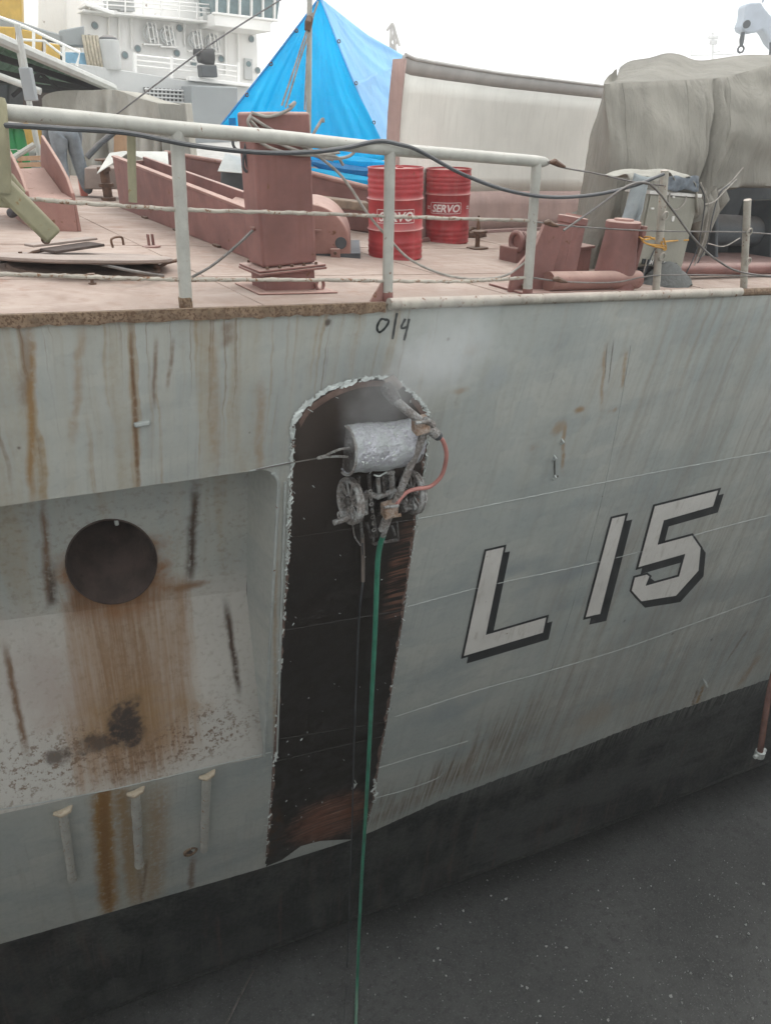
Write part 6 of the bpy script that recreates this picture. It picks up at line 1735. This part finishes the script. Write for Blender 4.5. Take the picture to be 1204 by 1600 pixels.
def mats_of(top, legs, shoe):
    m = dict(pelvis=legs, belly=top, chest=top, neck='skin', head='skin', crown='skin')
    for s in 'lr': m.update({s + 'hip': legs, s + 'knee': legs, s + 'ankle': legs, s + 'toe': shoe, s + 'shoulder': top, s + 'elbow': top, s + 'wrist': 'skin', s + 'palm': 'skin'})
    return m
def finish(root, W, right, fwd, down):
    hd = W('head')
    G = [[hd + right * .108 * math.cos(a) * math.cos(b) + unit(W('crown') - hd) * (.03 + .115 * math.sin(b)) + np.cross(unit(W('crown') - hd), right) * .118 * math.sin(a) * math.cos(b) for a in np.linspace(0, 2 * math.pi, 17)] for b in np.linspace(0, math.pi / 2, 7)]
    MB().grid(G).build('hair', 'hair_black', root)
    for s, sg in (('l', -1), ('r', 1)):
        w, pm = W(s + 'wrist'), W(s + 'palm'); d = unit(pm - w); sd_ = unit(np.cross(d, fwd))
        for k, (o_, ln) in enumerate(((-.03, .07), (-.01, .08), (.01, .076), (.03, .06))):
            b = pm + sd_ * o_
            MB().tube(spline([b, b + d * ln * .55 + fwd * .008, b + d * ln + fwd * .03], 3), [.010] * 3 + [.009] * 3 + [.007], 7).build('finger', 'skin', root)
        b = w + d * .04 + sd_ * (-.03 * sg)
        MB().tube(spline([b, b + d * .03 - sd_ * sg * .03, b + d * .07 - sd_ * sg * .035], 3), [.012] * 3 + [.011] * 3 + [.008], 7).build('thumb', 'skin', root)
        # ears, nose
        MB().lathe(hd + right * .095 * sg - right * sg * .01, right * sg, [(0, .02), (.012, .028), (.02, .02)], 10).build('ear', 'skin', root)
    fc = np.cross(right, unit(W('crown') - hd)); fc = fc if fc @ (fwd + down) > 0 else -fc
    MB().tube([hd + fc * .085 + unit(W('crown') - hd) * .02, hd + fc * .115 - unit(W('crown') - hd) * .02], [.010, .017], 8).build('nose', 'skin', root)
    for sg in (-1, 1): MB().lathe(hd + fc * .088 + right * sg * .035 + unit(W('crown') - hd) * .02, fc, [(0, .014), (.008, .010)], 8).build('eye', 'hair_black', root)
    MB().tube([hd + fc * .093 - unit(W('crown') - hd) * .045 - right * .025, hd + fc * .098 - unit(W('crown') - hd) * .045, hd + fc * .093 - unit(W('crown') - hd) * .045 + right * .025], .006, 6).build('mouth', 'shoe_brown', root)
# worker bent double, seen from behind
og = deck(118, 307); og = V(og[0], og[1], zd(og[0]))
rgt, fwd_ = unit(rt * .85 + fh * .5), unit(fh * .85 - rt * .5)
J = dict(pelvis=(0, 0, .96), belly=(.02, .17, 1.10), chest=(.04, .40, 1.16), neck=(.05, .56, 1.10), head=(.05, .67, 1.02), crown=(.05, .76, .93),
         lhip=(-.10, 0, .90), lknee=(-.12, .06, .49), lankle=(-.13, -.02, .10), ltoe=(-.14, .17, .045), rhip=(.10, 0, .90), rknee=(.16, .12, .50), rankle=(.22, .08, .10), rtoe=(.27, .26, .045),
         lshoulder=(-.16, .42, 1.12), lelbow=(-.20, .48, .84), lwrist=(-.17, .58, .62), lpalm=(-.16, .61, .54), rshoulder=(.22, .40, 1.12), relbow=(.29, .42, .84), rwrist=(.26, .52, .62), rpalm=(.25, .55, .54))
R2 = dict(RAD); R2.update(pelvis=.19, belly=.19, chest=.19, lhip=.13, rhip=.13, lknee=.11, rknee=.11, lankle=.095, rankle=.095)
r_, W = person('worker in grey-blue clothes bent forward behind the pink chain guide', og, rgt, fwd_, J, EDG, mats_of('work_grey', 'work_grey', 'shoe_brown'), R2)
finish(r_, W, rgt, fwd_, -UP)
# worker walking out of the picture at the left edge
og = deck(-18, 345); og = V(og[0], og[1], zd(og[0]))
rgt, fwd_ = fh * 1.0, -rt * 1.0
J = dict(pelvis=(0, 0, .95), belly=(0, .02, 1.10), chest=(0, .05, 1.32), neck=(0, .06, 1.49), head=(0, .09, 1.60), crown=(0, .10, 1.70),
         lhip=(-.10, 0, .90), lknee=(-.10, .20, .52), lankle=(-.10, .24, .10), ltoe=(-.10, .44, .045), rhip=(.10, 0, .90), rknee=(.10, -.08, .49), rankle=(.10, -.34, .12), rtoe=(.10, -.18, .045),
         lshoulder=(-.19, .05, 1.40), lelbow=(-.25, -.05, 1.12), lwrist=(-.24, .08, .88), lpalm=(-.24, .12, .80), rshoulder=(.19, .05, 1.40), relbow=(.25, .10, 1.12), rwrist=(.24, .26, .92), rpalm=(.24, .31, .85))
r_, W = person('worker in dark trousers stepping behind the olive arm at the left edge', og, rgt, fwd_, J, EDG, mats_of('work_grey', 'trouser_dark', 'trouser_dark'), RAD)
finish(r_, W, rgt, fwd_, V(0, 0, 0))

# ================================================================== spray mist at the lance, thin haze over the yard
def volume_mat(name, dens, col, cen=None, rad=None):
    t = NT(name)
    v = t.n('ShaderNodeVolumePrincipled')
    v.inputs['Color'].default_value = (*col, 1); v.inputs['Anisotropy'].default_value = .1
    if cen is None: v.inputs['Density'].default_value = dens
    else:
        p = t.pos()
        q = t.vm('LENGTH', t.vm('MULTIPLY', t.vm('SUBTRACT', p, tuple(map(float, cen))), tuple(1 / r for r in rad)))
        n = t.noise(p, 3.0, 4, .6)
        q = t.m('ADD', q, t.m('MULTIPLY', t.m('SUBTRACT', n, .5), 1.3))
        t.put(v.inputs['Density'], t.m('MULTIPLY', t.mr(q, .95, .15), dens))
    t.t.links.new(v.outputs[0], t.out.inputs['Volume'])
    M[name] = t.mat
for k, (px, py, off, rad, dn) in enumerate(((705, 535, .35, (.72, .32, .50), .85), (590, 640, .32, (.42, .24, .42), 1.2), (650, 585, .35, (.5, .28, .42), .8))):
    cen = S(px, py, off); volume_mat('mist_air_%d' % k, dn, (.92, .94, .95), cen, rad)
    G = [[cen + V(rad[0] * 1.25 * math.cos(a) * math.cos(b), rad[1] * 1.25 * math.sin(a) * math.cos(b), rad[2] * 1.25 * math.sin(b)) for a in np.linspace(0, 2 * math.pi, 21)] for b in np.linspace(-math.pi / 2, math.pi / 2, 11)]
    tag(MB().grid(G).build('spray_mist', 'mist_air_%d' % k, loc=cen), ('drifting patch of white spray mist upper right of the crawler', 'thin spray mist over the top of the bare strip', 'spray mist between the lance and the deck edge')[k], 'mist', kind='stuff')
volume_mat('haze_air', .0018, (.93, .94, .95))
o = MB().box(V(0, 0, 12), (540, 540, 52)).build('haze', 'haze_air', loc=V(0, 0, -13.9), smooth=0)
o['kind'] = 'stuff'
